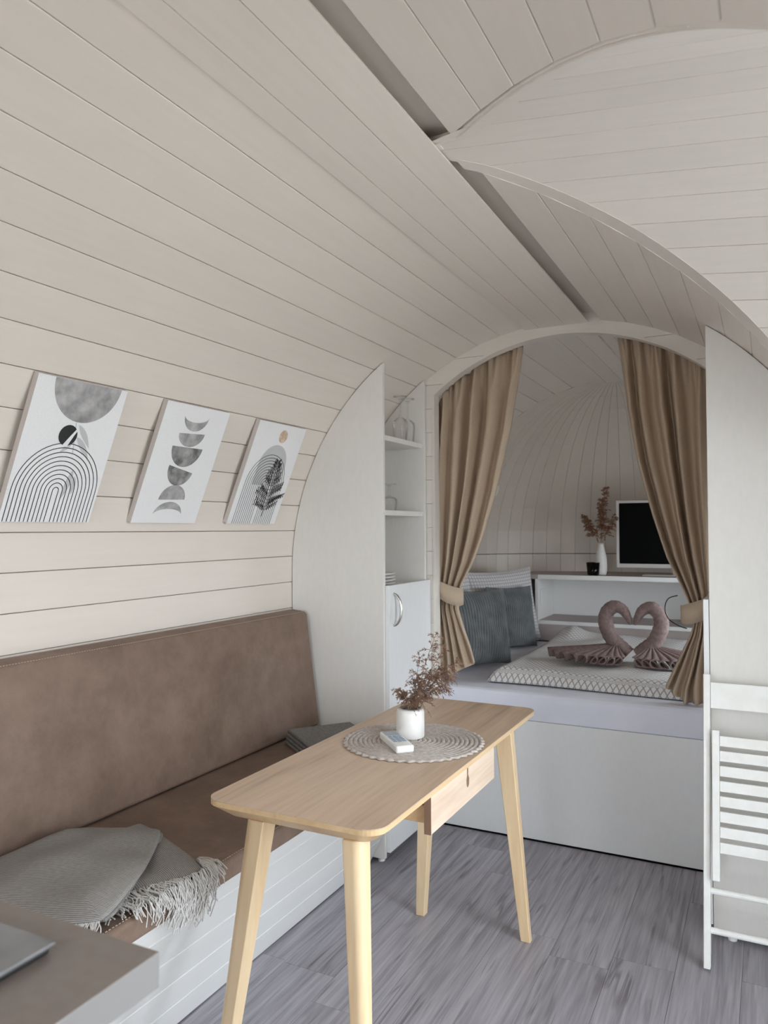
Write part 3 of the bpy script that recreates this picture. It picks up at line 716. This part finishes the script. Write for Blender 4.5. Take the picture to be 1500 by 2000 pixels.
def leg(tp, ft, rnd, out):
    # tapered leg: flat inner faces, rounded outer corner pointing along out
    mb = MB(); vs = []; m = 12; secs = 8
    ox, oy = out
    for k in range(secs+1):
        t = k/secs; c = Vector(tp).lerp(Vector(ft), t); h = lerp(rnd, rnd*.58, t)
        base = [(-1, -1), (1, -1)]+[(1-.99+.99*cos(PI/2*j/m)+.0, 1-.99+.99*sin(PI/2*j/m)) for j in range(m+1)]+[(-1, 1)]
        vs += [(c.x+ox*a*h, c.y+oy*b*h, c.z) for a, b in base]
    q = m+4; fs = [(k*q+j, k*q+(j+1) % q, (k+1)*q+(j+1) % q, (k+1)*q+j) for k in range(secs) for j in range(q)]
    fs += [tuple(range(q)), tuple(secs*q+j for j in range(q))]
    o = mb.add(vs, fs).build('leg', 'birch', bevel=.003, bseg=2); part(tab, o)
leg((-1.042, 1.430, .698), (-1.122, 1.362, 0), .0275, (-1, -1))
leg((-.790, 1.424, .698), (-.737, 1.362, 0), .0225, (1, -1))
leg((-.780, 2.410, .698), (-.728, 2.462, 0), .0285, (1, 1))
leg((-1.048, 2.410, .698), (-1.107, 2.466, 0), .0275, (-1, 1))
fr = part(tab, box('drawer_box', 'birch_edge', -1.10, -.735, 1.66, 2.10, .655, .6965))
df = part(tab, MB().box(-.732, -.714, 1.650, 2.106, .634, .7235).build('drawer_front', 'ash_front', bevel=.0015, bseg=1))
de = MB().box(-.732, -.7145, 1.6475, 1.6498, .6345, .723).build('front_edge', 'walnut'); part(tab, de)
kh = MB(); kh.add([(-.7136, y, z) for y, z in ((1.885, .723), (1.895, .723), (1.893, .706), (1.901, .694), (1.899, .678), (1.890, .672), (1.882, .680), (1.881, .694), (1.886, .706))], [tuple(range(9))])
ko = kh.build('finger_slot', 'walnut'); part(tab, ko); ko['label'] = 'dark keyhole finger slot'

# placemat, vase, remote
pm = MB(); nr, na = 15*5, 240
def matfn(u, v):
    r = .2*u; a = 2*PI*v; ring = u*15; ph = ring % 1
    bump = .0058*abs(sin(PI*ph))**.7*(.9+.1*sin(a*(30+2*int(ring))+int(ring)*1.7)); edge = .004*sin(a*46) if u > .97 else 0
    return (-.919+(r+edge)*cos(a), 1.997+(r+edge)*sin(a), .7412+bump)
pm.grid(matfn, nr, na); o = pm.build('placemat', 'straw', smooth=True, solid=.0012); tag(o, 'round braided straw placemat on the wooden table', 'placemat')
mt = 'ceramic'
vz = MB().lathe([(.0001, 0), (.038, 0), (.041, .004), (.041, .072), (.038, .080), (.031, .085), (.031, .081), (.035, .076), (.037, .07), (.036, .008), (.0001, .008)], (-.940, 2.022, .7460), 40).build('vase', mt, smooth=True)
tag(vz, 'small white cylindrical vase with dried grass on the placemat', 'vase')
def spikelet(mb, p, d, L, w):
    d = d.normalized(); a = d.orthogonal().normalized(); b = d.cross(a); m = p+d*L*.45
    vs = [p, m+a*w, m+b*w, m-a*w, m-b*w, p+d*L]; mb.add(vs, [(0, 1, 2), (0, 2, 3), (0, 3, 4), (0, 4, 1), (5, 2, 1), (5, 3, 2), (5, 4, 3), (5, 1, 4)])
def sprig(rr, base, tip, sag, nb, blen, mat, parent, dense=1.0, sw=.0011):
    mb = MB(); b, t = Vector(base), Vector(tip); path = []
    for k in range(13):
        f = k/12; p = b.lerp(t, f); p.z += sag*sin(PI*f); path.append(p)
    mb.tube(path, [lerp(.0012, .0004, k/12) for k in range(13)], 5)
    for k in range(nb):
        f = rr.uniform(.28, 1); i = min(11, int(f*12)); p = path[i].lerp(path[i+1], f*12-i); ax = (path[i+1]-path[i]).normalized()
        d = (ax*rr.uniform(.3, 1.0)+Vector((rr.uniform(-1, 1), rr.uniform(-1, 1), rr.uniform(-1.0, .5)))*.75).normalized()
        L = blen*rr.uniform(.5, 1.1)*(1.15-f*.6); e = p+d*L*.6+Vector((0, 0, -L*.10)); e2 = p+d*L+Vector((0, 0, -L*.4))
        mb.tube([p, e, e2], [.0005, .0004, .0003], 4)
        for q in range(int(13*dense)):
            g = rr.uniform(.2, 1); s = p.lerp(e, g*2) if g < .5 else e.lerp(e2, g*2-1)
            spikelet(mb, s, (e2-p)+Vector((rr.uniform(-1, 1), rr.uniform(-1, 1), rr.uniform(-1, 1)))*L*.8, rr.uniform(.004, .009)*(1.4 if sw > .002 else 1), sw)
    o = mb.build('sprig', mat); part(parent, o)
rr = random.Random(11)
dg = thing('dried_grass', 'feathery brown dried grass standing in the small white vase', 'dried grass', loc=(-.94, 2.022, .76))
for tip, sag, nb, bl in (((-.868, 2.05, 1.045), .03, 20, .05), ((-.835, 2.03, 1.005), .035, 22, .055), ((-.810, 2.06, .965), .04, 22, .055), ((-.895, 1.99, .985), .02, 20, .05), ((-.815, 2.0, .905), .045, 20, .05), ((-.965, 2.0, .885), .03, 16, .035), ((-.93, 2.05, .915), .02, 18, .04), ((-.885, 1.97, .880), .04, 16, .04), ((-.855, 2.06, .955), .03, 20, .05), ((-.972, 2.03, .865), .03, 16, .035), ((-.905, 2.01, .90), .03, 18, .04), ((-.85, 2.0, .94), .04, 20, .05), ((-.825, 2.045, .93), .05, 20, .05)):
    sprig(rr, (-.940+rr.uniform(-.012, .012), 2.022+rr.uniform(-.012, .012), .765), tip, sag, int(nb*1.9), bl, 'grass', dg, 1.3, .0008)
rm = thing('remote_control', 'white air conditioner remote control lying on the placemat', 'remote', loc=(-.935, 1.922, .7462))
ra = math.atan2(-.136, .130)
def RM(u, v, z): return (-.937+u*cos(ra)-v*sin(ra), 1.922+u*sin(ra)+v*cos(ra), .7462+z)
def rbox(nm, mat, u0, u1, v0, v1, z0, z1, bevel=0):
    o = MB().hexa([RM(u0, v0, z0), RM(u1, v0, z0), RM(u1, v1, z0), RM(u0, v1, z0)], [RM(u0, v0, z1), RM(u1, v0, z1), RM(u1, v1, z1), RM(u0, v1, z1)]).build(nm, mat, bevel=bevel, bseg=3); return part(rm, o)
rbox('body', 'remote', -.080, .080, -.026, .026, 0, .021, .006)
rbox('display', 'lcd', -.072, -.030, -.020, .020, .0211, .0214)
for i in range(4):
    for j in range(3): rbox('button', 'button', -.022+i*.0165, -.011+i*.0165, -.019+j*.0135, -.009+j*.0135, .0211, .0225, .0008)

# ------------------------------------------------------------------ throws
def throw_layer(name, corners, z0, parent, nu=44, nv=44, bul=.012, seed=0, drape=None, flip=False):
    rr = random.Random(seed); A, B, C, D = [Vector((*c, 0)) for c in corners]; ph = [rr.uniform(0, 6) for _ in range(6)]
    LU = ((B-A).length+(C-D).length)/2; LV = ((D-A).length+(C-B).length)/2
    def fn(u, v):
        p = A.lerp(B, u).lerp(D.lerp(C, u), v); p = p.lerp((A+B+C+D)/4, .075*(abs(2*u-1)*abs(2*v-1))**5)
        e = min(u, 1-u, v, 1-v); rise = bul*(1-math.exp(-e*9))
        wv = .004*sin(7*u+3*v+ph[0])+.003*sin(11*v-4*u+ph[1])+.002*sin(19*u+ph[2])
        z = z0+rise+wv*min(1, e*8)
        p.x += .006*sin(8*v+ph[3])*(1-abs(2*u-1)); p.y += .006*sin(7*u+ph[4])
        x, y = p.x, p.y
        if x > -1.205: z -= (x+1.205)*2.2; x = -1.205+(x+1.205)*.25
        return (x, y, z)
    m = MB().grid(fn, nu, nv, lambda u, v: (u*LU, v*LV)); o = m.build(name, 'throw', smooth=True, solid=.005); part(parent, o); return fn
def fringe(parent, fn, edge, n, L, seed, dirv, seat_z=.5335, xf=-1.203, mat='fringe'):
    rr = random.Random(seed); mb = MB()
    for k in range(n):
        t = (k+rr.random())/n; p = Vector(fn(*edge(t))); d = Vector(dirv)+Vector((rr.uniform(-.35, .35), rr.uniform(-.45, .45), 0)); d.normalize()
        pts = [p]; q = p.copy(); Ls = L*rr.uniform(.75, 1.15); st = Ls/7; ph = rr.uniform(0, 6)
        for j in range(7):
            dd = d+Vector((.35*sin(j*1.3+ph), .35*cos(j*1.1+ph), 0)); q = q+dd.normalized()*st
            if q.x > xf:
                q.z -= st*1.0; q.x = max(xf+.004, min(q.x, xf+.012+.01*rr.random()))
            else: q.z = max(seat_z+.003+.012*abs(sin(k*2.1)), q.z-st*.45)
            pts.append(q.copy())
        mb.tube(pts, .0013, 4)
    o = mb.build('fringe', mat, kind='stuff'); part(parent, o)
t1 = thing('throw_blanket', 'grey woven throw with a pale fringe spread over the front of the seat', 'blanket', loc=(-1.45, 1.35, .532))
fb = throw_layer('lower_fold', [(-1.60, 1.30), (-1.575, 1.605), (-1.206, 1.452), (-1.325, 1.20)], .5370, t1, seed=2, bul=.010)
fm = throw_layer('middle_fold', [(-1.672, 1.05), (-1.675, 1.43), (-1.44, 1.56), (-1.21, 1.14)], .5460, t1, seed=4, bul=.016)
fa = throw_layer('upper_fold', [(-1.655, .90), (-1.665, 1.445), (-1.43, 1.552), (-1.195, 1.122)], .5620, t1, seed=5, bul=.022)
fringe(t1, fb, lambda t: (t, 1), 230, .105, 5, (1, -.35, 0)); fringe(t1, fb, lambda t: (1, .82+.18*t), 40, .08, 6, (1, -.1, 0))
fringe(t1, fa, lambda t: (0, .25+.75*t), 120, .07, 9, (.45, -.9, 0))
t2 = thing('throw_blanket', 'grey throw folded into a flat pile at the cabinet end of the seat', 'blanket', loc=(-1.45, 2.5, .532))
for k in range(4):
    i = .004*k; c0 = Vector((-1.665+i, 2.44)); d1 = Vector((.78, -.62))*.36; d2 = Vector((.62, .78))*.26
    pts = [c0, c0+d1, c0+d1+d2, c0+d2]
    M4 = MB().hexa([(p.x, p.y, .5325+k*.0145) for p in pts], [(p.x, p.y, .5325+k*.0145+.0135) for p in pts])
    o = M4.build('fold', 'throw_plain' if 'throw_plain' in M else 'cordless', bevel=.006, bseg=3) if False else None
    M.setdefault('throw_plain', mottled('grey_throw_plain', (.165, .155, .15), (.25, .24, .232), .9, 160, (1, 1, 1), 3, .3, 400, spec=.2))
    part(t2, M4.build('fold', 'throw_plain', bevel=.006, bseg=3))

# ------------------------------------------------------------------ bed
bed = thing('bed', 'built-in bed with a plain white front board across the alcove', 'bed', loc=(-.79, 4.0, 0))
part(bed, box('front_board', 'laminate_cool', JX0+.002, -.2, 3.246, 3.264, .010, .515)); part(bed, box('base', 'laminate', -1.80, .22, 3.268, 4.56, .03, .50))
mtb = MB()
mp = [(-1.832, 3.250), (.252, 3.250)]+[(XC+min(1.042, R*sqrt(1-max(0, (y-YA)/BY)**2)-.012), y) for y in (4.56, 4.65, 4.72, 4.792)]
mp += [(2*XC-x, y) for x, y in mp[:1:-1]]
vs = []; fs = []; nm = len(mp); mcx, mcy = XC, 4.0
lv = [(.5165, .002), (.524, 0), (.600, 0), (.618, .003), (.629, .010), (.6345, .022), (.636, .038)]
for z, ins in lv: vs += [(mcx+(x-mcx)*(1-ins/1.0), mcy+(y-mcy)*(1-ins/.78), z) for x, y in mp]
for j in range(len(lv)-1): fs += [(j*nm+k, j*nm+(k+1) % nm, (j+1)*nm+(k+1) % nm, (j+1)*nm+k) for k in range(nm)]
fs += [tuple(range(nm)), tuple((len(lv)-1)*nm+k for k in range(nm))]
mtr = MB().add(vs, fs).build('mattress', 'sheet'); tag(mtr, 'mattress under a pale lavender fitted sheet', 'mattress')
hbd = box('headboard', 'headboard', -1.838, -1.775, 3.30, 4.62, .640, 1.115, bevel=.02); tag(hbd, 'dark brown padded headboard along the alcove wall', 'headboard')
# duvet
def hn(x, y, s):
    return sin(x*s*1.3+y*s*.7+1.1)+.6*sin(-x*s*.8+y*s*1.9+2.3)+.5*sin(x*s*2.3-y*s*1.5+.4)
DU0, DU1, DV0, DV1 = -1.195, .14, 3.376, 4.755
def duv(u, v):
    x = lerp(DU0, DU1, u); y = lerp(DV0, DV1, v)
    x += .02*sin(5*v+1)*(1-u)+.03*(v*(1-u)); y += .016*sin(6*u+.5)*(1-v)+.02*u*(v-1)*0
    e = min(u*1.41, v*1.44, (1-u)*1.41+.06, (1-v)*1.44); r = .052*(1-math.exp(-max(0, e)*34))+.020*math.exp(-((e-.055)/.045)**2)*(.7+.3*sin(9*u+7*v))
    rid = .005*hn(x, y, 7)+.0030*hn(y, x, 17)
    cr = .045*math.exp(-((v-.86)/.10)**2)*max(0, 1-u*2.1)*(1+.5*sin(24*u))+.022*math.exp(-((v-.93)/.07)**2)*(1+.4*sin(17*u))
    z = .6385+r+(rid+cr)*min(1, e*7)
    return (x, y, z)
dv = MB(); dv.grid(duv, 110, 110, lambda u, v: (u*1.41, v*1.44+(-.05 if v < .02 else 0)))
def duv_low(u, v): p = duv(u, v); return (p[0], p[1], .6375)
dvo = dv.build('duvet', 'duvet', smooth=True); tag(dvo, 'rumpled white duvet with a grey diamond lattice print on the bed', 'duvet')
sk = dvo.modifiers.new('solid', 'SOLIDIFY'); sk.thickness = .003; sk.offset = 1
# pillows and cushions
def pillow(name, w, h, t, centre, normal, label, cat, mat, ribs=0, group=None, roll=0, pinch=.07):
    nz = Vector(normal).normalized(); upd = Vector((0, 0, 1)); xr = upd.cross(nz).normalized(); ur = nz.cross(xr)
    c_, s_ = cos(roll), sin(roll); xr, ur = xr*c_+ur*s_, ur*c_-xr*s_
    C = Vector(centre); nu = ribs*6 if ribs else 40; mb = MB()
    for sgn in (1, -1):
        def fn(u, v):
            a, b = 2*u-1, 2*v-1
            th = t/2*(max(0, 1-abs(a)**3.0)**.6)*(max(0, 1-abs(b)**3.0)**.6)
            x = a*w/2*(1-pinch*(1-b*b)); y = b*h/2*(1-pinch*(1-a*a))
            wr_ = .004*sin(9*a+5*b+sgn)*(1-a*a)*(1-b*b)
            rb = .0048*cos(2*PI*ribs*u)*min(1, (1-abs(a))*12)*min(1, (1-abs(b))*12) if ribs else 0
            return C+xr*x+ur*y+nz*sgn*(th+wr_+rb)
        mb.grid(fn, nu, 40, lambda u, v: (u*w, v*h))
    o = mb.build(name, mat, smooth=True); tag(o, label, cat, group); return o
pillow('pillow', .62, .46, .10, (-1.458, 4.505, .874), (.90, -.38, .16), 'large white checked pillow standing behind the corduroy cushion near the shelf', 'pillow', 'pillow', roll=.02)
pillow('pillow', .60, .46, .12, (-1.545, 3.70, .872), (.93, -.30, .22), 'large white checked pillow behind the corduroy cushion by the curtain', 'pillow', 'pillow')
pillow('cushion', .40, .37, .085, (-1.374, 4.402, .824), (.90, -.40, .16), 'grey corduroy cushion propped against the checked pillow near the shelf', 'cushion', 'cord', 24, 'grey corduroy cushions', roll=-.03)
pillow('cushion', .43, .40, .12, (-1.345, 3.735, .842), (.90, -.42, .18), 'grey corduroy cushion half behind the beige curtain', 'cushion', 'cord', 24, 'grey corduroy cushions', roll=-.04)
# towel swans
def swan(sx, label, fan0, fan1, seed):
    cx = -.594; yb = 3.85
    root = thing('towel_swan', label, 'towel', 'towel swans on the bed', loc=(cx+sx*.05, yb, .70))
    half = [(.024, .737), (.054, .765), (.100, .808), (.129, .878), (.123, .935), (.088, .966), (.050, .956), (.024, .920), (.009, .882)]
    yy = [0, .0, .0, -.004, -.006, -.008, -.010, -.012, -.014]
    path = [(cx+sx*a, yb+d, z) for (a, z), d in zip(half, yy)]
    n = 60; sp = spline(path, n); rads = [interp([(0, .036), (.35, .036), (.6, .033), (.8, .024), (.93, .014), (1, .005)], k/n)*(1+.03*sin(k*1.9)+.02*sin(k*3.1)) for k in range(n+1)]
    o = MB().tube(sp, rads, 18).build('neck', 'towel', smooth=True); part(root, o)
    NPl = 9; mb = MB(); apex = Vector((cx+sx*.080, yb+.015, .785)); na, nr2 = NPl*14, 12
    def fan(u, v):
        # u = 0 tail, u = 1 beside the other swan; pleats deepen towards the rim
        a = lerp(fan0, fan1, u); ph = u*NPl
        Rr = lerp(.018, interp([(0, .34), (.2, .28), (.55, .20), (1, .17)], u), v)
        aa = a+.16*v*sin(2*PI*ph+.5)*min(1, .4+u)
        x = apex.x+sx*Rr*abs(cos(aa))*(1 if cos(aa) < 0 else -1); y = apex.y+Rr*sin(aa)
        z = lerp(apex.z, .722, v**.85)+.024*cos(2*PI*ph)*(.1+.9*v)
        return (x, y, max(z, .708))
    mb.grid(fan, na, nr2); part(root, mb.build('fan', 'towel', smooth=True, solid=.006))
    return root
swan(-1, 'mauve towel swan with the long fanned tail spread towards the cushions', PI*1.02, PI*1.60, 1)
swan(1, 'mauve towel swan with its fanned tail partly behind the curtain', PI*1.02, PI*1.60, 2)

# ------------------------------------------------------------------ shelf behind the bed with TV, vase, votive
sh = thing('bed_shelf', 'white shelf unit with an open niche across the end of the bed', 'shelf', loc=(-.6, 5.0, .64))
SY = 4.80
def apx(y): return R*sqrt(max(0, 1-((y-YA)/BY)**2))-.006
def clipped(y0, y1, xl, xr_, n=10):
    pts = []
    for k in range(n+1):
        y = lerp(y0, y1, k/n); pts.append((max(xl, XC-apx(y)), y))
    for k in range(n, -1, -1):
        y = lerp(y0, y1, k/n); pts.append((min(xr_, XC+apx(y)), y))
    return pts
def slab(nm, mat, pts, z0, z1): return part(sh, MB().hexa([(x, y, z0) for x, y in pts], [(x, y, z1) for x, y in pts]).build(nm, mat))
slab('top_board', 'shelfwood', clipped(SY+.012, 5.315, -1.79, .2), 1.028, 1.0555)
part(sh, box('front_edge', 'white', -1.325, .18, SY, SY+.0115, 1.028, 1.0555)); part(sh, box('front_edge', 'shelfwood', -1.76, -1.3255, SY+.02*0, SY+.0115, 1.028, 1.0555))
slab('lower_board', 'shelfwood', clipped(SY+.012, 5.19, -1.325, .15), .742, .764)
part(sh, box('front_edge', 'white', -1.325, .16, SY, SY+.0115, .742, .764))
part(sh, box('side_panel', 'white', -1.343, -1.3255, SY, 5.19, .637, 1.0275)); part(sh, box('back_panel', 'white', -1.325, .0, 5.19, 5.20, .765, 1.0275))
part(sh, box('kick_board', 'shelfwood', -1.325, .14, SY+.004, SY+.02, .637, .7415))
sw = thing('wall_outlet', 'small white outlet plate inside the shelf niche', 'outlet', loc=(-1.325, 4.89, .88))
part(sw, MB().box(-1.3250, -1.317, 4.855, 4.935, .86, .96).build('plate', 'white', bevel=.003)); part(sw, box('insert', 'laminate_cool', -1.3169, -1.3150, 4.87, 4.92, .875, .945))
tv = thing('television', 'black television with a pale frame standing on the white shelf', 'television', loc=(-.5, 5.0, 1.056))
part(tv, MB().box(-.868, -.115, 4.99, 5.025, 1.100, 1.526).build('frame', 'tvframe', bevel=.004)); part(tv, box('screen', 'screen', -.848, -.135, 4.9885, 4.9899, 1.126, 1.509))
part(tv, box('neck', 'tvframe', -.53, -.45, 5.0, 5.02, 1.062, 1.0998)); part(tv, MB().box(-.70, -.28, 4.91, 5.06, 1.0558, 1.0618).build('base', 'tvframe', bevel=.002))
vb = MB().lathe([(.0001, 0), (.030, 0), (.034, .01), (.037, .05), (.034, .11), (.024, .16), (.017, .185), (.017, .20), (.013, .20), (.013, .18), (.02, .155), (.0001, .1)], (-.950, 4.92, 1.0560), 32).build('vase', 'ceramic', smooth=True)
tag(vb, 'tall slim white vase with dried pampas on the shelf beside the television', 'vase')
pg = thing('dried_pampas', 'rust brown dried pampas plumes in the slim white vase', 'dried grass', loc=(-.95, 4.92, 1.2)); rr = random.Random(5)
for tip, nb in (((-.915, 4.90, 1.60), 42), ((-.945, 4.93, 1.53), 46), ((-1.055, 4.93, 1.43), 34), ((-.87, 4.92, 1.43), 26), ((-1.035, 4.90, 1.40), 26)):
    sprig(rr, (-.95, 4.92, 1.235), tip, .01, nb*2, .055, 'pampas', pg, 1.3, .0024)
vt = MB().lathe([(.0001, 0), (.032, 0), (.036, .01), (.042, .08), (.039, .08), (.033, .014), (.0001, .012)], (-.99, 4.87, 1.0560), 28).build('votive_glass', 'dark_glass', smooth=True); tag(vt, 'smoky green votive glass in front of the slim white vase', 'votive')
wl_ = thing('wall_lamp', 'small white reading lamp on the alcove wall behind the curtain', 'lamp', loc=(-1.77, 4.45, 1.52))
part(wl_, MB().tube([(-1.782, 4.45, 1.52), (-1.765, 4.45, 1.52)], .03, 20).build('mount', 'white')); part(wl_, MB().tube(spline([(-1.765, 4.45, 1.52), (-1.68, 4.45, 1.56), (-1.60, 4.45, 1.60), (-1.55, 4.45, 1.602)], 12), .006, 10).build('arm', 'white'))
part(wl_, MB().tube([(-1.575, 4.45, 1.612), (-1.480, 4.45, 1.580)], [.016, .036], 20).build('lamp_shade', 'white', smooth=False))

# ------------------------------------------------------------------ curtains with tie-backs
def curtain(name, label, edgeL, edgeR, folds, ph, tie, y0=3.312, zbot=None):
    # edgeL / edgeR: tables (z, x); the top follows the arch
    root = thing(name, label, 'curtain', loc=((edgeL[0][1]+edgeR[0][1])/2, y0, .66))
    zt = tie
    def fn(u, v, lo, hi, flare):
        zl0 = lo(u); zh0 = hi(u); z = lerp(zh0, zl0, v)
        xl, xr = interp(edgeL, z), interp(edgeR, z); wd = xr-xl
        uu = u+.018*sin(2*PI*folds*u*.5+1)+.010*sin(7*v+9*u)
        x = xl+wd*max(0, min(1, uu)); amp = min(.050, .020+.030*min(1, (zh0-z)/.2)) if not flare else .032
        amp *= (.75+.25*sin(11*u+2)); amp *= min(1, .45+abs(z-zt)*2.2)
        sn = sin(2*PI*folds*u+ph+1.1*sin(3*u+v)); y = y0+amp*math.copysign(abs(sn)**.75, sn)+.010*sin(2*PI*folds*2.6*u+1)*max(0, 1-(zh0-z)/.16)+.003*sin(2*PI*folds*1.5*u+2*v)
        return (x, y, z)
    top = lambda u: min(arch_z(interp(edgeL, 2.0)+(interp(edgeR, 2.16)-interp(edgeL, 2.0))*u)-.012, 2.16)
    def topx(u):
        # top edge on the arch: x runs between the edge positions up there
        return lerp(edgeL[0][1], edgeR[0][1], u)
    t2_ = lambda u: arch_z(topx(u))+.022
    mid = lambda u: zt
    part(root, MB().grid(lambda u, v: fn(u, v, mid, t2_, False), folds*24, 60).build('upper_drape', 'curtain', smooth=True, solid=.0022))
    part(root, MB().grid(lambda u, v: fn(u, v, zbot, mid, True), folds*24, 26).build('lower_drape', 'curtain', smooth=True, solid=.0022))
    return root
EL1 = [(2.17, -1.385), (1.5, -1.388), (1.10, -1.392), (1.02, -1.390), (.95, -1.39), (.645, -1.385)]
EL1 = [(2.17, -1.405), (1.5, -1.403), (1.10, -1.400), (1.02, -1.398), (.95, -1.40), (.645, -1.40)]
ER1 = [(2.17, -.972), (2.05, -.985), (1.80, -1.025), (1.52, -1.097), (1.30, -1.165), (1.19, -1.212), (1.09, -1.268), (1.03, -1.285), (.98, -1.290), (.90, -1.262), (.80, -1.222), (.735, -1.200), (.645, -1.190)]
c1 = curtain('curtain', 'beige curtain tied back beside the shelf cabinet', EL1, ER1, 5, .4, 1.045, zbot=lambda u: lerp(.668, .742, max(0, (u-.3)/.7)))
EL2 = [(2.17, -.572), (2.05, -.558), (1.85, -.535), (1.63, -.494), (1.40, -.432), (1.227, -.378), (1.10, -.318), (1.042, -.293), (.98, -.276), (.92, -.290), (.82, -.335), (.70, -.392), (.645, -.40)]
ER2 = [(2.17, -.208), (1.2, -.208), (1.04, -.209), (.645, -.207)]
c2 = curtain('curtain', 'beige curtain tied back beside the wardrobe and folding chair', EL2, ER2, 5, 2.0, 1.04, zbot=lambda u: lerp(.705, .643, min(1, u/.45)))
def tieback(name, root, x0, x1, zc0, zc1, h0, h1, y=3.300, d=.036):
    mb = MB(); n = 24; vs = []; fs = []
    for k in range(n+1):
        a = PI*k/n; x = lerp(x0, x1, (1-cos(a))/2); yy = y-d*sin(a)-.004; zc_ = lerp(zc0, zc1, (1-cos(a))/2)-.012*sin(a); h = lerp(h0, h1, k/n)*(.75+.25*sin(a))
        vs += [(x, yy, zc_-h/2), (x, yy, zc_+h/2)]
    for k in range(n): fs.append((2*k, 2*k+1, 2*k+3, 2*k+2))
    part(root, mb.add(vs, fs).build('tie_back', 'curtain', smooth=True, solid=.004))
tieback('tie', c1, -1.405, -1.262, 1.100, 1.040, .070, .098, 3.305, .048)
tieback('tie', c2, -.322, -.203, 1.005, 1.050, .085, .085, 3.305, .046)
co = MB().tube(spline([(-.335, 3.31, 1.075), (-.372, 3.315, 1.06), (-.385, 3.315, 1.02), (-.372, 3.31, .98), (-.335, 3.30, .955), (-.30, 3.29, .945)], 24), .0022, 6).build('tie_cord', 'black'); part(c2, co)
tk = MB(); tp = [(AC+(AR+.012)*cos(a), 3.258, AZ+(AR+.012)*sin(a)) for a in [lerp(rad(52), rad(128), k/40) for k in range(41)]]
tk.tube(tp, .005, 8); tag(tk.build('curtain_track', 'walnut'), 'dark curved curtain track under the arched opening', 'curtain track')

# ------------------------------------------------------------------ folding chair
ch = thing('folding_chair', 'folded white slatted wooden chair leaning against the wardrobe panel', 'chair', loc=(0, 2.55, 0))
ub = Vector((0, .176, .985)).normalized(); nb_ = Vector((0, -ub.z, ub.y)); fo = Vector((-.197, 2.545, .002))
def CB(nm, x0, x1, l0, l1, d0, d1, bevel=.003):
    def q(x, l, d): p = fo+Vector((x, 0, 0))+ub*l+nb_*d; return tuple(p)
    o = MB().hexa([q(x0, l0, d0), q(x1, l0, d0), q(x1, l1, d0), q(x0, l1, d0)], [q(x0, l0, d1), q(x1, l0, d1), q(x1, l1, d1), q(x0, l1, d1)]).build(nm, 'chair_paint', bevel=bevel); return part(ch, o)
CW = .425
for x in (0, CW-.02): CB('back_leg', x, x+.020, 0.004, .885, -.016, .018)
CB('backrest', .0205, CW-.0205, .777, .860, -.009, .009)
for x in (.026, CW-.026-.022): CB('seat_rail', x, x+.022, .262, .712, .012, .034)
for x in (.001, CW-.02): CB('front_leg', x, x+.018, .03, .74, -.040, -.0175)
for k in range(8):
    l0 = .345+k*.0455; CB('slat', .0485, CW-.0485, l0, l0+.032, .014, .032, .002)
def rung(l, d):
    a = fo+Vector((.0195, 0, 0))+ub*l+nb_*d; b = a+Vector((CW-.039, 0, 0)); part(ch, MB().tube([a, b], .0095, 14).build('rung', 'chair_paint', smooth=False))
rung(.226, 0); rung(.112, 0)
